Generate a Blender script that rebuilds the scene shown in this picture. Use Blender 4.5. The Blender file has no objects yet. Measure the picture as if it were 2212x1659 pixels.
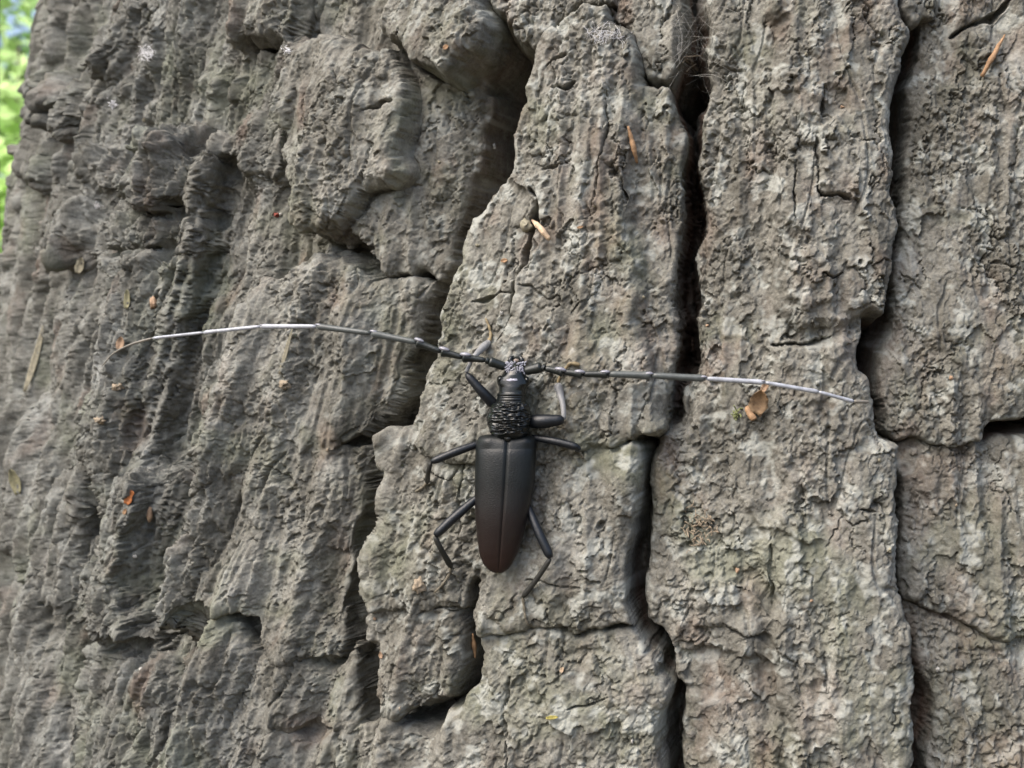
import bpy, math, random
import numpy as np
from mathutils import Vector, Matrix

random.seed(7)
rng = np.random.default_rng(11)
SC = bpy.context.scene
COL = SC.collection
MM = 0.001

# ------------------------------------------------------------------ camera, light, exposure
# all modelling is in millimetres; the camera looks along +Y, the bark stands about 300 mm away
CAMY, ZC = -300.0, 1200.0
W, H = 2211.0, 1658.25
FPX = 300.0 / 0.1068
cam = bpy.data.cameras.new('camera')
cam.sensor_width = 36.0
cam.lens = 36.0 * FPX / W
cam.clip_start = 0.01
cam.clip_end = 500.0
cam.dof.use_dof = True
cam.dof.focus_distance = 0.287
cam.dof.aperture_fstop = 29.0
co = bpy.data.objects.new('camera', cam)
co.location = (0, CAMY * MM, ZC * MM)
co.rotation_euler = (math.radians(90), 0, 0)
COL.objects.link(co)
SC.camera = co

SUN_EL, SUN_AZ = 52.0, 236.0     # hazy sun high up behind the camera (azimuth from +Y towards +X)
world = bpy.data.worlds.new('World')
SC.world = world
world.use_nodes = True
wn = world.node_tree
bgn = wn.nodes['Background']
sky = wn.nodes.new('ShaderNodeTexSky')
sky.sky_type = 'NISHITA'
sky.sun_disc = False
sky.sun_elevation = math.radians(SUN_EL)
sky.sun_rotation = math.radians(SUN_AZ)
sky.air_density = 1.0
sky.dust_density = 5.0
sky.ozone_density = 1.0
wn.links.new(sky.outputs[0], bgn.inputs[0])
bgn.inputs[1].default_value = 0.15

sun = bpy.data.lights.new('sun', 'SUN')
sun.energy = 1.5
sun.angle = math.radians(60)
sun.color = (1.0, 0.965, 0.91)
so = bpy.data.objects.new('sun', sun)
d = Vector((math.sin(math.radians(SUN_AZ)) * math.cos(math.radians(SUN_EL)),
            math.cos(math.radians(SUN_AZ)) * math.cos(math.radians(SUN_EL)),
            math.sin(math.radians(SUN_EL))))
so.rotation_euler = d.to_track_quat('Z', 'Y').to_euler()
so.location = (2, 4, 8)
COL.objects.link(so)

SC.view_settings.view_transform = 'Standard'
SC.view_settings.look = 'None'
SC.view_settings.gamma = 1.0
SC.view_settings.exposure = 1.05
SC.cycles.use_denoising = True
SC.cycles.max_bounces = 6

# ------------------------------------------------------------------ helpers
def tag(o, label=None, cat=None, group=None, kind=None):
    if label: o['label'] = label
    if cat: o['category'] = cat
    if group: o['group'] = group
    if kind: o['kind'] = kind
    return o

def mesh_obj(name, verts, faces, mat, parent=None, smooth=True):
    me = bpy.data.meshes.new(name)
    me.from_pydata([tuple(v) for v in verts], [], [tuple(f) for f in faces])
    if smooth:
        me.polygons.foreach_set('use_smooth', [True] * len(me.polygons))
    me.update()
    if mat: me.materials.append(mat)
    o = bpy.data.objects.new(name, me)
    COL.objects.link(o)
    if parent: o.parent = parent
    return o

def empty(name, loc=(0, 0, 0)):
    o = bpy.data.objects.new(name, None)
    o.empty_display_size = 0.02
    o.location = loc
    COL.objects.link(o)
    return o

def sstep(a, b, x):
    t = np.clip((x - a) / (b - a), 0, 1)
    return t * t * (3 - 2 * t)

# ---- numpy noise
_perm = np.random.default_rng(3).permutation(4096)
_ang = np.random.default_rng(4).random(4096) * 2 * np.pi
_gx, _gy = np.cos(_ang).astype(np.float32), np.sin(_ang).astype(np.float32)
_r1 = np.random.default_rng(5).random(4096).astype(np.float32)
_r2 = np.random.default_rng(6).random(4096).astype(np.float32)
_r3 = np.random.default_rng(8).random(4096).astype(np.float32)

def _h(i, j, seed):
    return _perm[(_perm[(i + seed * 131) & 4095] + j) & 4095]

def pn(x, y, seed=0):
    xi = np.floor(x); yi = np.floor(y)
    fx = (x - xi).astype(np.float32); fy = (y - yi).astype(np.float32)
    xi = xi.astype(np.int64); yi = yi.astype(np.int64)
    def g(dx, dy):
        k = _h(xi + dx, yi + dy, seed)
        return _gx[k] * (fx - dx) + _gy[k] * (fy - dy)
    sx = fx * fx * fx * (fx * (fx * 6 - 15) + 10)
    sy = fy * fy * fy * (fy * (fy * 6 - 15) + 10)
    a = g(0, 0); b = g(1, 0); c = g(0, 1); e = g(1, 1)
    return ((a + (b - a) * sx) * (1 - sy) + (c + (e - c) * sx) * sy) * 1.5

def fbm(x, y, octs, seed=0, gain=0.5):
    r = 0; a = 1.0
    for k in range(octs):
        r = r + a * pn(x * 2 ** k, y * 2 ** k, seed + k * 7)
        a *= gain
    return r

def worley(x, y, seed=0):
    """F1, F2, random value of the cell, tilted value of the cell"""
    xi = np.floor(x).astype(np.int64); yi = np.floor(y).astype(np.int64)
    f1 = np.full(x.shape, 9.0, np.float32); f2 = f1.copy()
    rv = np.zeros(x.shape, np.float32); tv = rv.copy()
    for dx in (-1, 0, 1):
        for dy in (-1, 0, 1):
            k = _h(xi + dx, yi + dy, seed)
            px = (xi + dx + 0.1 + 0.8 * _r1[k] - x).astype(np.float32)
            py = (yi + dy + 0.1 + 0.8 * _r2[k] - y).astype(np.float32)
            dd = np.sqrt(px * px + py * py)
            near = dd < f1
            f2 = np.where(near, f1, np.minimum(f2, dd))
            f1 = np.where(near, dd, f1)
            rv = np.where(near, _r3[k], rv)
            tv = np.where(near, -(px * _gx[k] + py * _gy[k]), tv)
    return f1, f2, rv, tv

_v3 = np.random.default_rng(9).normal(size=(4096, 3)).astype(np.float32)
_v3 /= np.linalg.norm(_v3, axis=1, keepdims=True)
def pn3(x, y, z, seed=0):
    xi = np.floor(x); yi = np.floor(y); zi = np.floor(z)
    fx = (x - xi).astype(np.float32); fy = (y - yi).astype(np.float32); fz = (z - zi).astype(np.float32)
    xi = xi.astype(np.int64); yi = yi.astype(np.int64); zi = zi.astype(np.int64)
    fd = lambda t: t * t * t * (t * (t * 6 - 15) + 10)
    sx, sy, sz = fd(fx), fd(fy), fd(fz)
    r = 0
    for dx in (0, 1):
        for dy in (0, 1):
            hxy = _h(xi + dx, yi + dy, seed)
            for dz in (0, 1):
                g_ = _v3[_perm[(hxy + zi + dz) & 4095]]
                w = (sx if dx else 1 - sx) * (sy if dy else 1 - sy) * (sz if dz else 1 - sz)
                r = r + w * (g_[..., 0] * (fx - dx) + g_[..., 1] * (fy - dy) + g_[..., 2] * (fz - dz))
    return r * 1.6

def worley3(x, y, z, seed=0):
    xi = np.floor(x).astype(np.int64); yi = np.floor(y).astype(np.int64); zi = np.floor(z).astype(np.int64)
    f1 = np.full(x.shape, 9.0, np.float32); f2 = f1.copy()
    rv = np.zeros(x.shape, np.float32); tv = rv.copy()
    for dx in (-1, 0, 1):
        for dy in (-1, 0, 1):
            hxy = _h(xi + dx, yi + dy, seed)
            for dz in (-1, 0, 1):
                k = _perm[(hxy + zi + dz) & 4095]
                px = (xi + dx + 0.1 + 0.8 * _r1[k] - x).astype(np.float32)
                py = (yi + dy + 0.1 + 0.8 * _r2[k] - y).astype(np.float32)
                pz = (zi + dz + 0.1 + 0.8 * _r3[k] - z).astype(np.float32)
                dd = px * px + py * py + pz * pz
                near = dd < f1
                f2 = np.where(near, f1, np.minimum(f2, dd))
                f1 = np.where(near, dd, f1)
                rv = np.where(near, _r1[(k * 7 + 13) & 4095], rv)
                tv = np.where(near, -(px * _v3[k, 0] + py * _v3[k, 1] + pz * _v3[k, 2]), tv)
    return np.sqrt(f1), np.sqrt(f2), rv, tv

# ------------------------------------------------------------------ materials
def new_mat(name):
    m = bpy.data.materials.new(name)
    m.use_nodes = True
    return m, m.node_tree, m.node_tree.nodes['Principled BSDF']

def node(nt, typ, **kw):
    n = nt.nodes.new(typ)
    for k, v in kw.items():
        setattr(n, k, v)
    return n

def noise_node(nt, vec, scale, detail=4, rough=0.55, dist=0.0):
    n = node(nt, 'ShaderNodeTexNoise')
    n.inputs['Scale'].default_value = scale
    n.inputs['Detail'].default_value = detail
    n.inputs['Roughness'].default_value = rough
    n.inputs['Distortion'].default_value = dist
    nt.links.new(vec, n.inputs['Vector'])
    return n

def ramp(nt, fac, stops):
    r = node(nt, 'ShaderNodeValToRGB')
    el = r.color_ramp.elements
    while len(el) < len(stops): el.new(0.5)
    for e, (p, c) in zip(el, stops):
        e.position = p
        e.color = (c[0], c[1], c[2], 1) if len(c) == 3 else c
    nt.links.new(fac, r.inputs[0])
    return r

def mix(nt, fac, a, b, typ='MIX'):
    m = node(nt, 'ShaderNodeMix', data_type='RGBA', blend_type=typ)
    for s, v in ((0, fac), (6, a), (7, b)):
        if hasattr(v, 'is_output'): nt.links.new(v, m.inputs[s])
        elif isinstance(v, (int, float)): m.inputs[s].default_value = v
        else: m.inputs[s].default_value = (v[0], v[1], v[2], 1)
    return m.outputs[2]

def g3(v): return (v, v, v)

def bark_material():
    m, nt, bs = new_mat('bark')
    geo = node(nt, 'ShaderNodeNewGeometry')
    pos = geo.outputs['Position']
    mp = node(nt, 'ShaderNodeMapping')
    mp.inputs['Scale'].default_value = (1, 1, 0.45)
    nt.links.new(pos, mp.inputs[0])
    n1 = noise_node(nt, mp.outputs[0], 95, 6, 0.6)
    n2 = noise_node(nt, pos, 420, 5, 0.65)
    n3 = noise_node(nt, pos, 40, 4, 0.6, 0.5)
    n4 = noise_node(nt, pos, 1500, 3, 0.7)
    n5 = noise_node(nt, mp.outputs[0], 60, 5, 0.65, 0.4)
    base = ramp(nt, n1.outputs[0], [(0.28, (0.091, 0.087, 0.073)), (0.46, (0.155, 0.149, 0.129)),
                                    (0.60, (0.203, 0.198, 0.175)), (0.78, (0.276, 0.271, 0.247))])
    fine = ramp(nt, n2.outputs[0], [(0.28, (0.62, 0.60, 0.57)), (0.5, (0.98, 0.98, 0.97)), (0.74, (1.32, 1.32, 1.30))])
    c = mix(nt, 1.0, base.outputs[0], fine.outputs[0], 'MULTIPLY')
    grit = ramp(nt, n4.outputs[0], [(0.3, g3(0.74)), (0.7, g3(1.22))])
    c = mix(nt, 1.0, c, grit.outputs[0], 'MULTIPLY')
    # thin greenish algae film
    alg = ramp(nt, n3.outputs[0], [(0.50, g3(0)), (0.68, g3(0.42))])
    c = mix(nt, alg.outputs[0], c, (0.165, 0.180, 0.120))
    # pale dusty lichen crust, per-vertex amount
    at = node(nt, 'ShaderNodeAttribute', attribute_name='crust')
    cr = node(nt, 'ShaderNodeMath', operation='MULTIPLY')
    nt.links.new(at.outputs['Fac'], cr.inputs[0]); cr.inputs[1].default_value = 1.0
    c = mix(nt, cr.outputs[0], c, (0.33, 0.34, 0.31))
    ero = node(nt, 'ShaderNodeAttribute', attribute_name='left_tone')
    em = mix(nt, ero.outputs['Fac'], (1, 1, 1), (0.83, 0.86, 0.90))  # darker and cooler tone towards the left of the trunk
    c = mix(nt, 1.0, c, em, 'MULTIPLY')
    # reddish inner bark laid bare where flakes broke away, also darkening the deep crevices as shade
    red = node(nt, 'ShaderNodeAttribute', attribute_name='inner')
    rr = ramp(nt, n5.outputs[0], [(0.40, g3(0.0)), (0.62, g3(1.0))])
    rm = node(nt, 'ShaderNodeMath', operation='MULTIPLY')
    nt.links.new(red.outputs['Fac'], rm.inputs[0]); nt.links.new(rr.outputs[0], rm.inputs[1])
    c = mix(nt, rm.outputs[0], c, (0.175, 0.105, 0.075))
    nt.links.new(c, bs.inputs['Base Color'])
    bs.inputs['Roughness'].default_value = 0.92
    bs.inputs['Specular IOR Level'].default_value = 0.22
    b1 = node(nt, 'ShaderNodeBump'); b1.inputs['Strength'].default_value = 0.8
    b1.inputs['Distance'].default_value = 0.0006
    add = node(nt, 'ShaderNodeMath', operation='ADD')
    nt.links.new(n2.outputs[0], add.inputs[0])
    mul = node(nt, 'ShaderNodeMath', operation='MULTIPLY'); mul.inputs[1].default_value = 0.45
    nt.links.new(n4.outputs[0], mul.inputs[0]); nt.links.new(mul.outputs[0], add.inputs[1])
    nt.links.new(add.outputs[0], b1.inputs['Height'])
    nt.links.new(b1.outputs[0], bs.inputs['Normal'])
    return m

def simple_mat(name, col, rough=0.6, spec=0.5, var=0.25, scale=600, bump=0.0, bscale=1200, trans=0.0, sheen=0.0):
    m, nt, bs = new_mat(name)
    tc = node(nt, 'ShaderNodeNewGeometry').outputs['Position']
    n = noise_node(nt, tc, scale, 4, 0.6)
    a = tuple(max(0, x * (1 - var)) for x in col); b = tuple(x * (1 + var) for x in col)
    r = ramp(nt, n.outputs[0], [(0.3, a), (0.7, b)])
    nt.links.new(r.outputs[0], bs.inputs['Base Color'])
    bs.inputs['Roughness'].default_value = rough
    bs.inputs['Specular IOR Level'].default_value = spec
    if sheen:
        bs.inputs['Sheen Weight'].default_value = sheen
        bs.inputs['Sheen Roughness'].default_value = 0.35
    if trans: bs.inputs['Transmission Weight'].default_value = trans
    if bump:
        nb = noise_node(nt, tc, bscale, 2, 0.5)
        bp = node(nt, 'ShaderNodeBump'); bp.inputs['Strength'].default_value = bump
        bp.inputs['Distance'].default_value = 0.0003
        nt.links.new(nb.outputs[0], bp.inputs['Height'])
        nt.links.new(bp.outputs[0], bs.inputs['Normal'])
    return m

M = {}
M['bark'] = bark_material()

# ------------------------------------------------------------------ trunk shape
R0 = 322.2
CX, CY = 102.6, 307.0
def RZ(z): return R0 - 130.0 * np.tanh((z - ZC) / 1000.0)
def proj(x, y, z):
    dd = y - CAMY
    return W / 2 + FPX * x / dd, H / 2 - FPX * (z - ZC) / dd, dd

# columns: uniform in picture angle over the part in view, coarser round the back
cang = math.atan2(CX, CY - CAMY)
cd = math.hypot(CX, CY - CAMY)
th_sil_l = -(math.pi / 2 - math.asin(R0 / cd)) - cang      # angle on the trunk of the left tangent
th_sil_r = (math.pi / 2 - math.asin(R0 / cd)) - cang
def hit_theta(u):
    dx = (u - W / 2) / FPX; dy = 1.0
    n = math.hypot(dx, dy); dx /= n; dy /= n
    ox, oy = -CX, CAMY - CY
    b = ox * dx + oy * dy; c = ox * ox + oy * oy - R0 ** 2
    disc = b * b - c
    if disc <= 0: return None
    t = -b - math.sqrt(disc)
    px, py = ox + t * dx, oy + t * dy
    return math.atan2(px, -py)
STEP = 2.62
ths = []
u = -60.0
while u < 2290:
    t = hit_theta(u)
    if t is not None and (not ths or t > ths[-1] + 0.26 / R0 * 0.9): ths.append(t)
    elif t is not None and ths: pass
    u += STEP
ths = np.array(ths)
# continue past the left tangent with a gentle growth
left = []
stp = 0.0011; t = ths[0] - stp
while t > th_sil_l - 0.10:
    left.append(t); t -= stp
stp = 0.002
while t > ths[-1] - 2 * math.pi + 2.4:
    left.append(t); stp = min(stp * 1.06, 0.05); t -= stp
th = np.array(sorted(left) + list(ths))
# close the gap at the right-hand end
gap_t = th[0] + 2 * math.pi
t = th[-1]; stp = 0.0012; right = []
while t + stp < gap_t - 0.005:
    t += stp; right.append(t); stp = min(stp * 1.03, 0.05)
th = np.concatenate([th[th > t - 2 * math.pi + 0.0005] if right else th, np.array(right)])
NT = len(th)
# rows
zz = list(np.arange(ZC - 92, ZC + 92, 0.275))
z = zz[-1]; s = 0.275
while z < 4600:
    s = min(s * 1.012, 0.42) if z < ZC + 165 else min(s * 1.05, 80)
    z += s; zz.append(z)
z = zz[0]; s = 0.275; lo = []
while z > 0:
    s = min(s * 1.012, 0.42) if z > ZC - 165 else min(s * 1.05, 60)
    z -= s; lo.append(z)
lo[-1] = -5.0
zr = np.array(lo[::-1] + zz)
NZ = len(zr)
TH, ZZ = np.meshgrid(th, zr)
TH = TH.astype(np.float64)
RR = RZ(ZZ)
nx, ny = np.sin(TH), -np.cos(TH)
BX, BY = CX + RR * nx, CY + RR * ny
U, V, D = proj(BX, BY, ZZ)
# past the tangents the picture coordinate runs on along the bark
thl = th_sil_l + 0.02
k = np.searchsorted(th, thl)
ul = U[:, k][:, None]
U = np.where(TH < thl, ul - (thl - TH) * 300.0 / 0.1068 * 0.55, U)
kr = np.searchsorted(th, ths[-1])
ur = U[:, min(kr, NT - 1)][:, None]
U = np.where(TH > ths[-1], ur + (TH - ths[-1]) * 300.0 / 0.1068, U)
fr = np.searchsorted(th, ths[-1])
D0 = np.where(TH < thl, 500, np.where(TH > ths[-1], 300, D))
V = H / 2 - FPX * (ZZ - ZC) / np.clip(D0, 150, 600)
S = (R0 * TH)
seen = (sstep(-700, -250, U) * (1 - sstep(2700, 3100, U)) * sstep(-650, -250, V) * (1 - sstep(1900, 2300, V))).astype(np.float32)

# grain leans to the right on the left-hand side of the trunk
lean = 0.16 * (1 - sstep(900, 1700, U)) + 0.10 * (1 - sstep(0, 900, U))
SS = S - lean * (ZZ - ZC)

# jagged plate outlines: warp the picture coordinates
wu = 13 * fbm(SS / 9.0, ZZ / 11.0, 2, 1)
wv = 13 * fbm(SS / 9.0, ZZ / 11.0, 2, 21)
JIT = 4.2 * fbm(SS / 2.6, ZZ / 3.2, 2, 2) + 1.8 * pn(SS / 0.9, ZZ / 0.9, 3)
wq = 1 - 0.55 * (1 - sstep(250, 700, U))
wu, wv = wu * wq, wv * wq
UW, VW = (U + wu).astype(np.float32), (V + wv).astype(np.float32)

def sdist(poly, P, Q, side=False):
    """signed distance, positive inside"""
    d2 = np.full(P.shape, 1e12, np.float32)
    bx = np.zeros(P.shape, np.float32)
    ins = np.zeros(P.shape, bool)
    n = len(poly)
    for i in range(n):
        x0, y0 = poly[i]; x1, y1 = poly[(i + 1) % n]
        ex, ey = x1 - x0, y1 - y0
        L = ex * ex + ey * ey
        if L == 0: continue
        t = np.clip(((P - x0) * ex + (Q - y0) * ey) / L, 0, 1)
        dx = P - (x0 + t * ex); dy = Q - (y0 + t * ey)
        q2 = dx * dx + dy * dy
        if side: bx = np.where(q2 < d2, dx, bx)
        d2 = np.minimum(d2, q2)
        if y0 != y1:
            c = ((y0 > Q) != (y1 > Q)) & (P < (x1 - x0) * (Q - y0) / (y1 - y0) + x0)
            ins ^= c
    dd = np.sqrt(d2)
    sd_ = np.where(ins, dd, -dd)
    return (sd_, bx / (dd + 1e-6)) if side else sd_

# floor between the plates
FL = -38.0 + (34.0 + 2.5 * (1 - sstep(250, 330, U)) + 2.0 * (1 - sstep(300, 420, V)) * sstep(400, 500, U)) * (1 - sstep(690, 860, U)) + 1.5 * fbm(SS / 14, ZZ / 25, 3, 31)
HH = FL.astype(np.float32)
LAB = np.full(U.shape, -1, np.int16)

TOP, BOT = -760, 2420
# (top height mm, drop at rim mm, rim radius px, dome mm, dome radius px, wall slope mm/px, tilt (mm per 100px right, down), outline)
PL = [
 # --- upper slabs
 (7.0, 2.0, 12, 1.5, 50, .7, (0, 0.8), [(515, TOP), (515, 0), (530, 40), (518, 95), (565, 80), (615, 84), (645, 95), (668, 0), (690, TOP)]),
 (8.0, 2.5, 14, 2.0, 60, .6, (0.0, 0.6), [(640, 90), (620, 130), (605, 200), (597, 232), (606, 262), (645, 300), (645, 350), (640, 395), (665, 430), (665, 480), (685, 508), (715, 500), (770, 450), (800, 415), (850, 395), (872, 370), (880, 300), (885, 240), (872, 165), (860, 115), (800, 115), (750, 90), (700, 100)]),
 (-2.5, 2.5, 22, 3.0, 90, 1.1, (-4.4, -0.4), [(850, 100), (870, 300), (868, 380), (800, 425), (745, 490), (770, 515), (795, 565), (820, 590), (880, 580), (915, 597), (930, 562), (950, 508), (976, 430), (1008, 345), (1024, 210), (1018, 150), (975, 150), (925, 120)]),
 (7.5, 2.5, 14, 2.5, 60, .6, (0.0, 1.2), [(835, TOP), (845, 0), (855, 50), (860, 100), (900, 122), (950, 152), (985, 175), (1010, 140), (1050, 100), (1060, 60), (1055, 15), (1045, TOP)]),
 (2.0, 2.0, 16, 1.5, 60, .5, (0.2, 0.8), [(1062, TOP), (1065, 0), (1078, 28), (1110, 58), (1150, 98), (1178, 84), (1205, 42), (1240, 18), (1320, 5), (1330, TOP)]),
 (0.0, 2.0, 16, 1.5, 60, .5, (0, 0.6), [(1322, TOP), (1322, 40), (1372, 85), (1385, 135), (1400, 165), (1440, 170), (1460, 120), (1470, 60), (1475, TOP)]),
 (-2.0, 2.0, 16, 1.0, 60, .4, (0, 0), [(680, TOP), (675, 60), (700, 105), (800, 120), (850, 110), (845, 40), (830, TOP)]),
 # --- central ridge
 (8.0, 2.2, 12, 2.4, 55, 1.0, (0.0, 0.15), [(1184, 90), (1225, 40), (1270, 28), (1318, 22), (1325, 60), (1368, 84), (1384, 130), (1392, 190), (1440, 192), (1464, 225), (1471, 280), (1472, 450), (1470, 550), (1465, 650), (1458, 725), (1446, 775), (1456, 830), (1454, 880), (1444, 915), (1415, 932), (1385, 940), (1340, 970), (1280, 955), (1200, 1000), (1060, 1000), (905, 960), (930, 880), (950, 780), (966, 690), (990, 600), (1015, 530), (1046, 455), (1104, 396), (1124, 318), (1146, 200)]),
 (6.6, 2.2, 12, 2.0, 55, .8, (0.0, 0.05), [(848, 942), (900, 930), (1000, 900), (1200, 930), (1330, 962), (1386, 960), (1386, 1000), (1379, 1055), (1373, 1130), (1363, 1220), (1350, 1300), (1372, 1352), (1285, 1352), (1250, 1366), (1205, 1354), (1130, 1350), (1045, 1366), (1036, 1340), (1042, 1290), (1044, 1240), (1025, 1220), (850, 1180), (852, 1110), (866, 1045), (861, 1005)]),
 (6.8, 2.0, 11, 2.0, 55, .8, (0, 0.1), [(850, 1120), (950, 1120), (1030, 1210), (1036, 1240), (1024, 1312), (985, 1300), (940, 1308), (820, 1310), (818, 1265), (838, 1180)]),
 (5.4, 2.0, 12, 2.0, 45, .8, (0, 0.5), [(818, 1290), (940, 1290), (1015, 1305), (1008, 1370), (1018, 1430), (998, 1472), (945, 1516), (915, 1538), (850, 1530), (825, 1495), (818, 1430), (810, 1380)]),
 (5.0, 2.2, 14, 2.0, 60, .7, (0, 0), [(1050, 1364), (1130, 1350), (1205, 1354), (1250, 1368), (1290, 1354), (1380, 1362), (1400, 1395), (1422, 1425), (1448, 1475), (1440, 1560), (1426, 1659), (1420, BOT), (800, BOT), (812, 1659), (815, 1590), (860, 1560), (905, 1572), (952, 1562), (985, 1522), (1012, 1492), (1042, 1480), (1056, 1420)]),
 # --- right-hand ridge
 (2.2, 2.4, 22, 4.0, 90, .8, (0.2, 0), [(1520, TOP), (1520, 0), (1525, 50), (1520, 125), (1534, 165), (1515, 225), (1506, 300), (1506, 350), (1518, 410), (1510, 500), (1505, 600), (1500, 725), (1490, 785), (1475, 840), (1468, 905), (1432, 925), (1427, 955), (1411, 995), (1405, 1055), (1400, 1130), (1390, 1230), (1388, 1305), (1402, 1345), (1432, 1370), (1455, 1415), (1458, 1460), (1482, 1485), (1476, 1555), (1466, 1659), (1460, BOT), (1965, BOT), (1966, 1659), (1966, 1470), (1954, 1430), (1958, 1350), (1946, 1335), (1926, 1255), (1926, 1130), (1936, 1020), (1936, 965), (1893, 945), (1888, 905), (1882, 810), (1862, 790), (1866, 697), (1897, 690), (1912, 640), (1932, 550), (1932, 450), (1922, 400), (1922, 275), (1927, 200), (1932, 125), (1942, 65), (1928, 0), (1925, TOP)]),
 # --- flat bark beyond the right-hand crevice
 (-2.2, 2.0, 18, 1.5, 80, .7, (0.3, 0.0), [(2000, TOP), (2000, 60), (1982, 150), (1976, 300), (1970, 385), (1960, 450), (1954, 550), (1942, 650), (1926, 700), (1920, 800), (1915, 855), (1914, 930), (1945, 952), (1985, 945), (2035, 958), (2100, 962), (2135, 938), (2180, 908), (2230, 895), (3300, 860), (3300, TOP)]),
 (0.2, 1.5, 10, 1.0, 40, .7, (0, 0.6), [(1953, TOP), (1953, 20), (1975, 48), (2020, 42), (2030, TOP)]),
 (-4.4, 2.0, 18, 1.5, 80, .7, (0.5, 0.3), [(1950, 968), (2000, 950), (2150, 945), (3300, 880), (3300, 1420), (2211, 1392), (2155, 1382), (2090, 1348), (2025, 1318), (1976, 1308), (1962, 1245), (1966, 1180), (1970, 1055)]),
 (-5.8, 2.0, 18, 1.5, 80, .5, (0.5, 0.3), [(1972, 1315), (2025, 1322), (2090, 1350), (2155, 1380), (3300, 1390), (3300, BOT), (2030, BOT), (2030, 1659), (2028, 1530), (2003, 1470), (1992, 1405)]),
 # --- broad face left of the central ridge
 (4.2, 2.2, 14, 2.5, 50, 1.2, (-4.4, 0.0), [(606, 596), (685, 566), (735, 552), (800, 582), (825, 597), (915, 597), (912, 602), (886, 690), (862, 780), (836, 865), (795, 922), (775, 948), (745, 952), (640, 1010), (485, 1060), (495, 970), (510, 920), (520, 855), (540, 832), (540, 775), (556, 740), (556, 710), (576, 670)]),
 (3.0, 2.2, 12, 2.2, 50, 1.2, (-4.4, 0.2), [(500, 960), (650, 960), (745, 962), (800, 975), (775, 1000), (780, 1055), (768, 1155), (755, 1280), (748, 1330), (752, 1380), (725, 1428), (615, 1424), (590, 1396), (575, 1332), (550, 1312), (505, 1316), (450, 1310), (430, 1350), (410, 1338), (425, 1255), (436, 1205), (470, 1130), (486, 1055)]),
 (2.2, 2.0, 12, 2.0, 50, .9, (-4.0, 0.0), [(500, 1332), (540, 1316), (555, 1355), (595, 1410), (720, 1438), (770, 1400), (764, 1380), (768, 1440), (770, 1500), (760, 1555), (780, 1572), (700, 1574), (620, 1556), (560, 1640), (500, BOT), (425, BOT), (430, 1659), (420, 1610), (440, 1545), (435, 1480), (435, 1422), (470, 1405)]),
 (1.2, 1.8, 14, 1.5, 70, .6, (-2.4, 0.0), [(560, 1575), (700, 1580), (800, 1570), (808, 1640), (800, BOT), (520, BOT)]),
 # --- left ridges
 (13.0, 3.5, 14, 2.0, 40, .8, (0.0, 2.0), [(330, 325), (395, 280), (440, 300), (460, 360), (470, 400), (450, 445), (410, 460), (350, 450), (343, 390)]),
 (10.5, 3.0, 14, 2.5, 50, .7, (0, 1.0), [(260, 450), (320, 455), (430, 463), (460, 500), (440, 546), (380, 536), (300, 552), (258, 525)]),
 (11.0, 3.0, 16, 3.0, 50, .6, (0, 0.1), [(272, 552), (380, 540), (437, 552), (415, 650), (365, 760), (340, 850), (318, 930), (325, 1005), (357, 1045), (345, 1105), (320, 1150), (310, 1230), (312, 1290), (330, 1370), (250, 1370), (245, 1350), (250, 1280), (255, 1205), (272, 1155), (265, 1080), (265, 1020), (240, 960), (220, 930), (250, 830), (285, 700)]),
 (6.0, 2.5, 16, 2.0, 50, .5, (0, 0.1), [(215, 1405), (245, 1380), (300, 1400), (360, 1440), (390, 1520), (380, 1659), (370, BOT), (160, BOT), (185, 1630), (205, 1480)]),
 (7.0, 2.5, 16, 2.0, 40, .5, (0, 0.1), [(40, 880), (95, 868), (112, 1000), (116, 1150), (108, 1280), (122, 1400), (135, 1659), (140, BOT), (50, BOT), (60, 1659), (70, 1400), (65, 1200), (22, 1100), (25, 950)]),
 (6.0, 2.0, 10, 1.0, 30, .6, (0, 2.0), [(100, 190), (140, 174), (172, 190), (170, 250), (150, 285), (110, 255)]),
 (4.0, 1.5, 8, 1.0, 30, .4, (0, 1.0), [(285, 15), (312, 8), (280, 60), (245, 105), (222, 145), (185, 140), (205, 108), (245, 85)]),
 (4.0, 1.5, 10, 1.0, 30, .4, (0, 1.5), [(50, 325), (115, 325), (120, 372), (100, 395), (70, 385)]),
 (4.5, 1.5, 10, 1.0, 30, .4, (0, 1.5), [(200, 345), (245, 342), (280, 380), (275, 425), (225, 410)]),
 (3.5, 1.5, 10, 1.0, 30, .4, (0, 1.0), [(500, 290), (560, 255), (600, 270), (610, 320), (600, 370), (560, 375), (530, 340), (470, 345)]),
 (3.0, 1.5, 10, 1.0, 30, .4, (0, 1.0), [(130, 430), (165, 430), (230, 470), (225, 560), (150, 560), (145, 490)]),
 (5.5, 2.0, 10, 1.0, 30, .5, (0, 0.5), [(110, 1080), (190, 1000), (225, 960), (250, 1010), (235, 1060), (200, 1120), (205, 1200), (225, 1240), (190, 1300), (130, 1300), (120, 1200)]),
]
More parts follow.
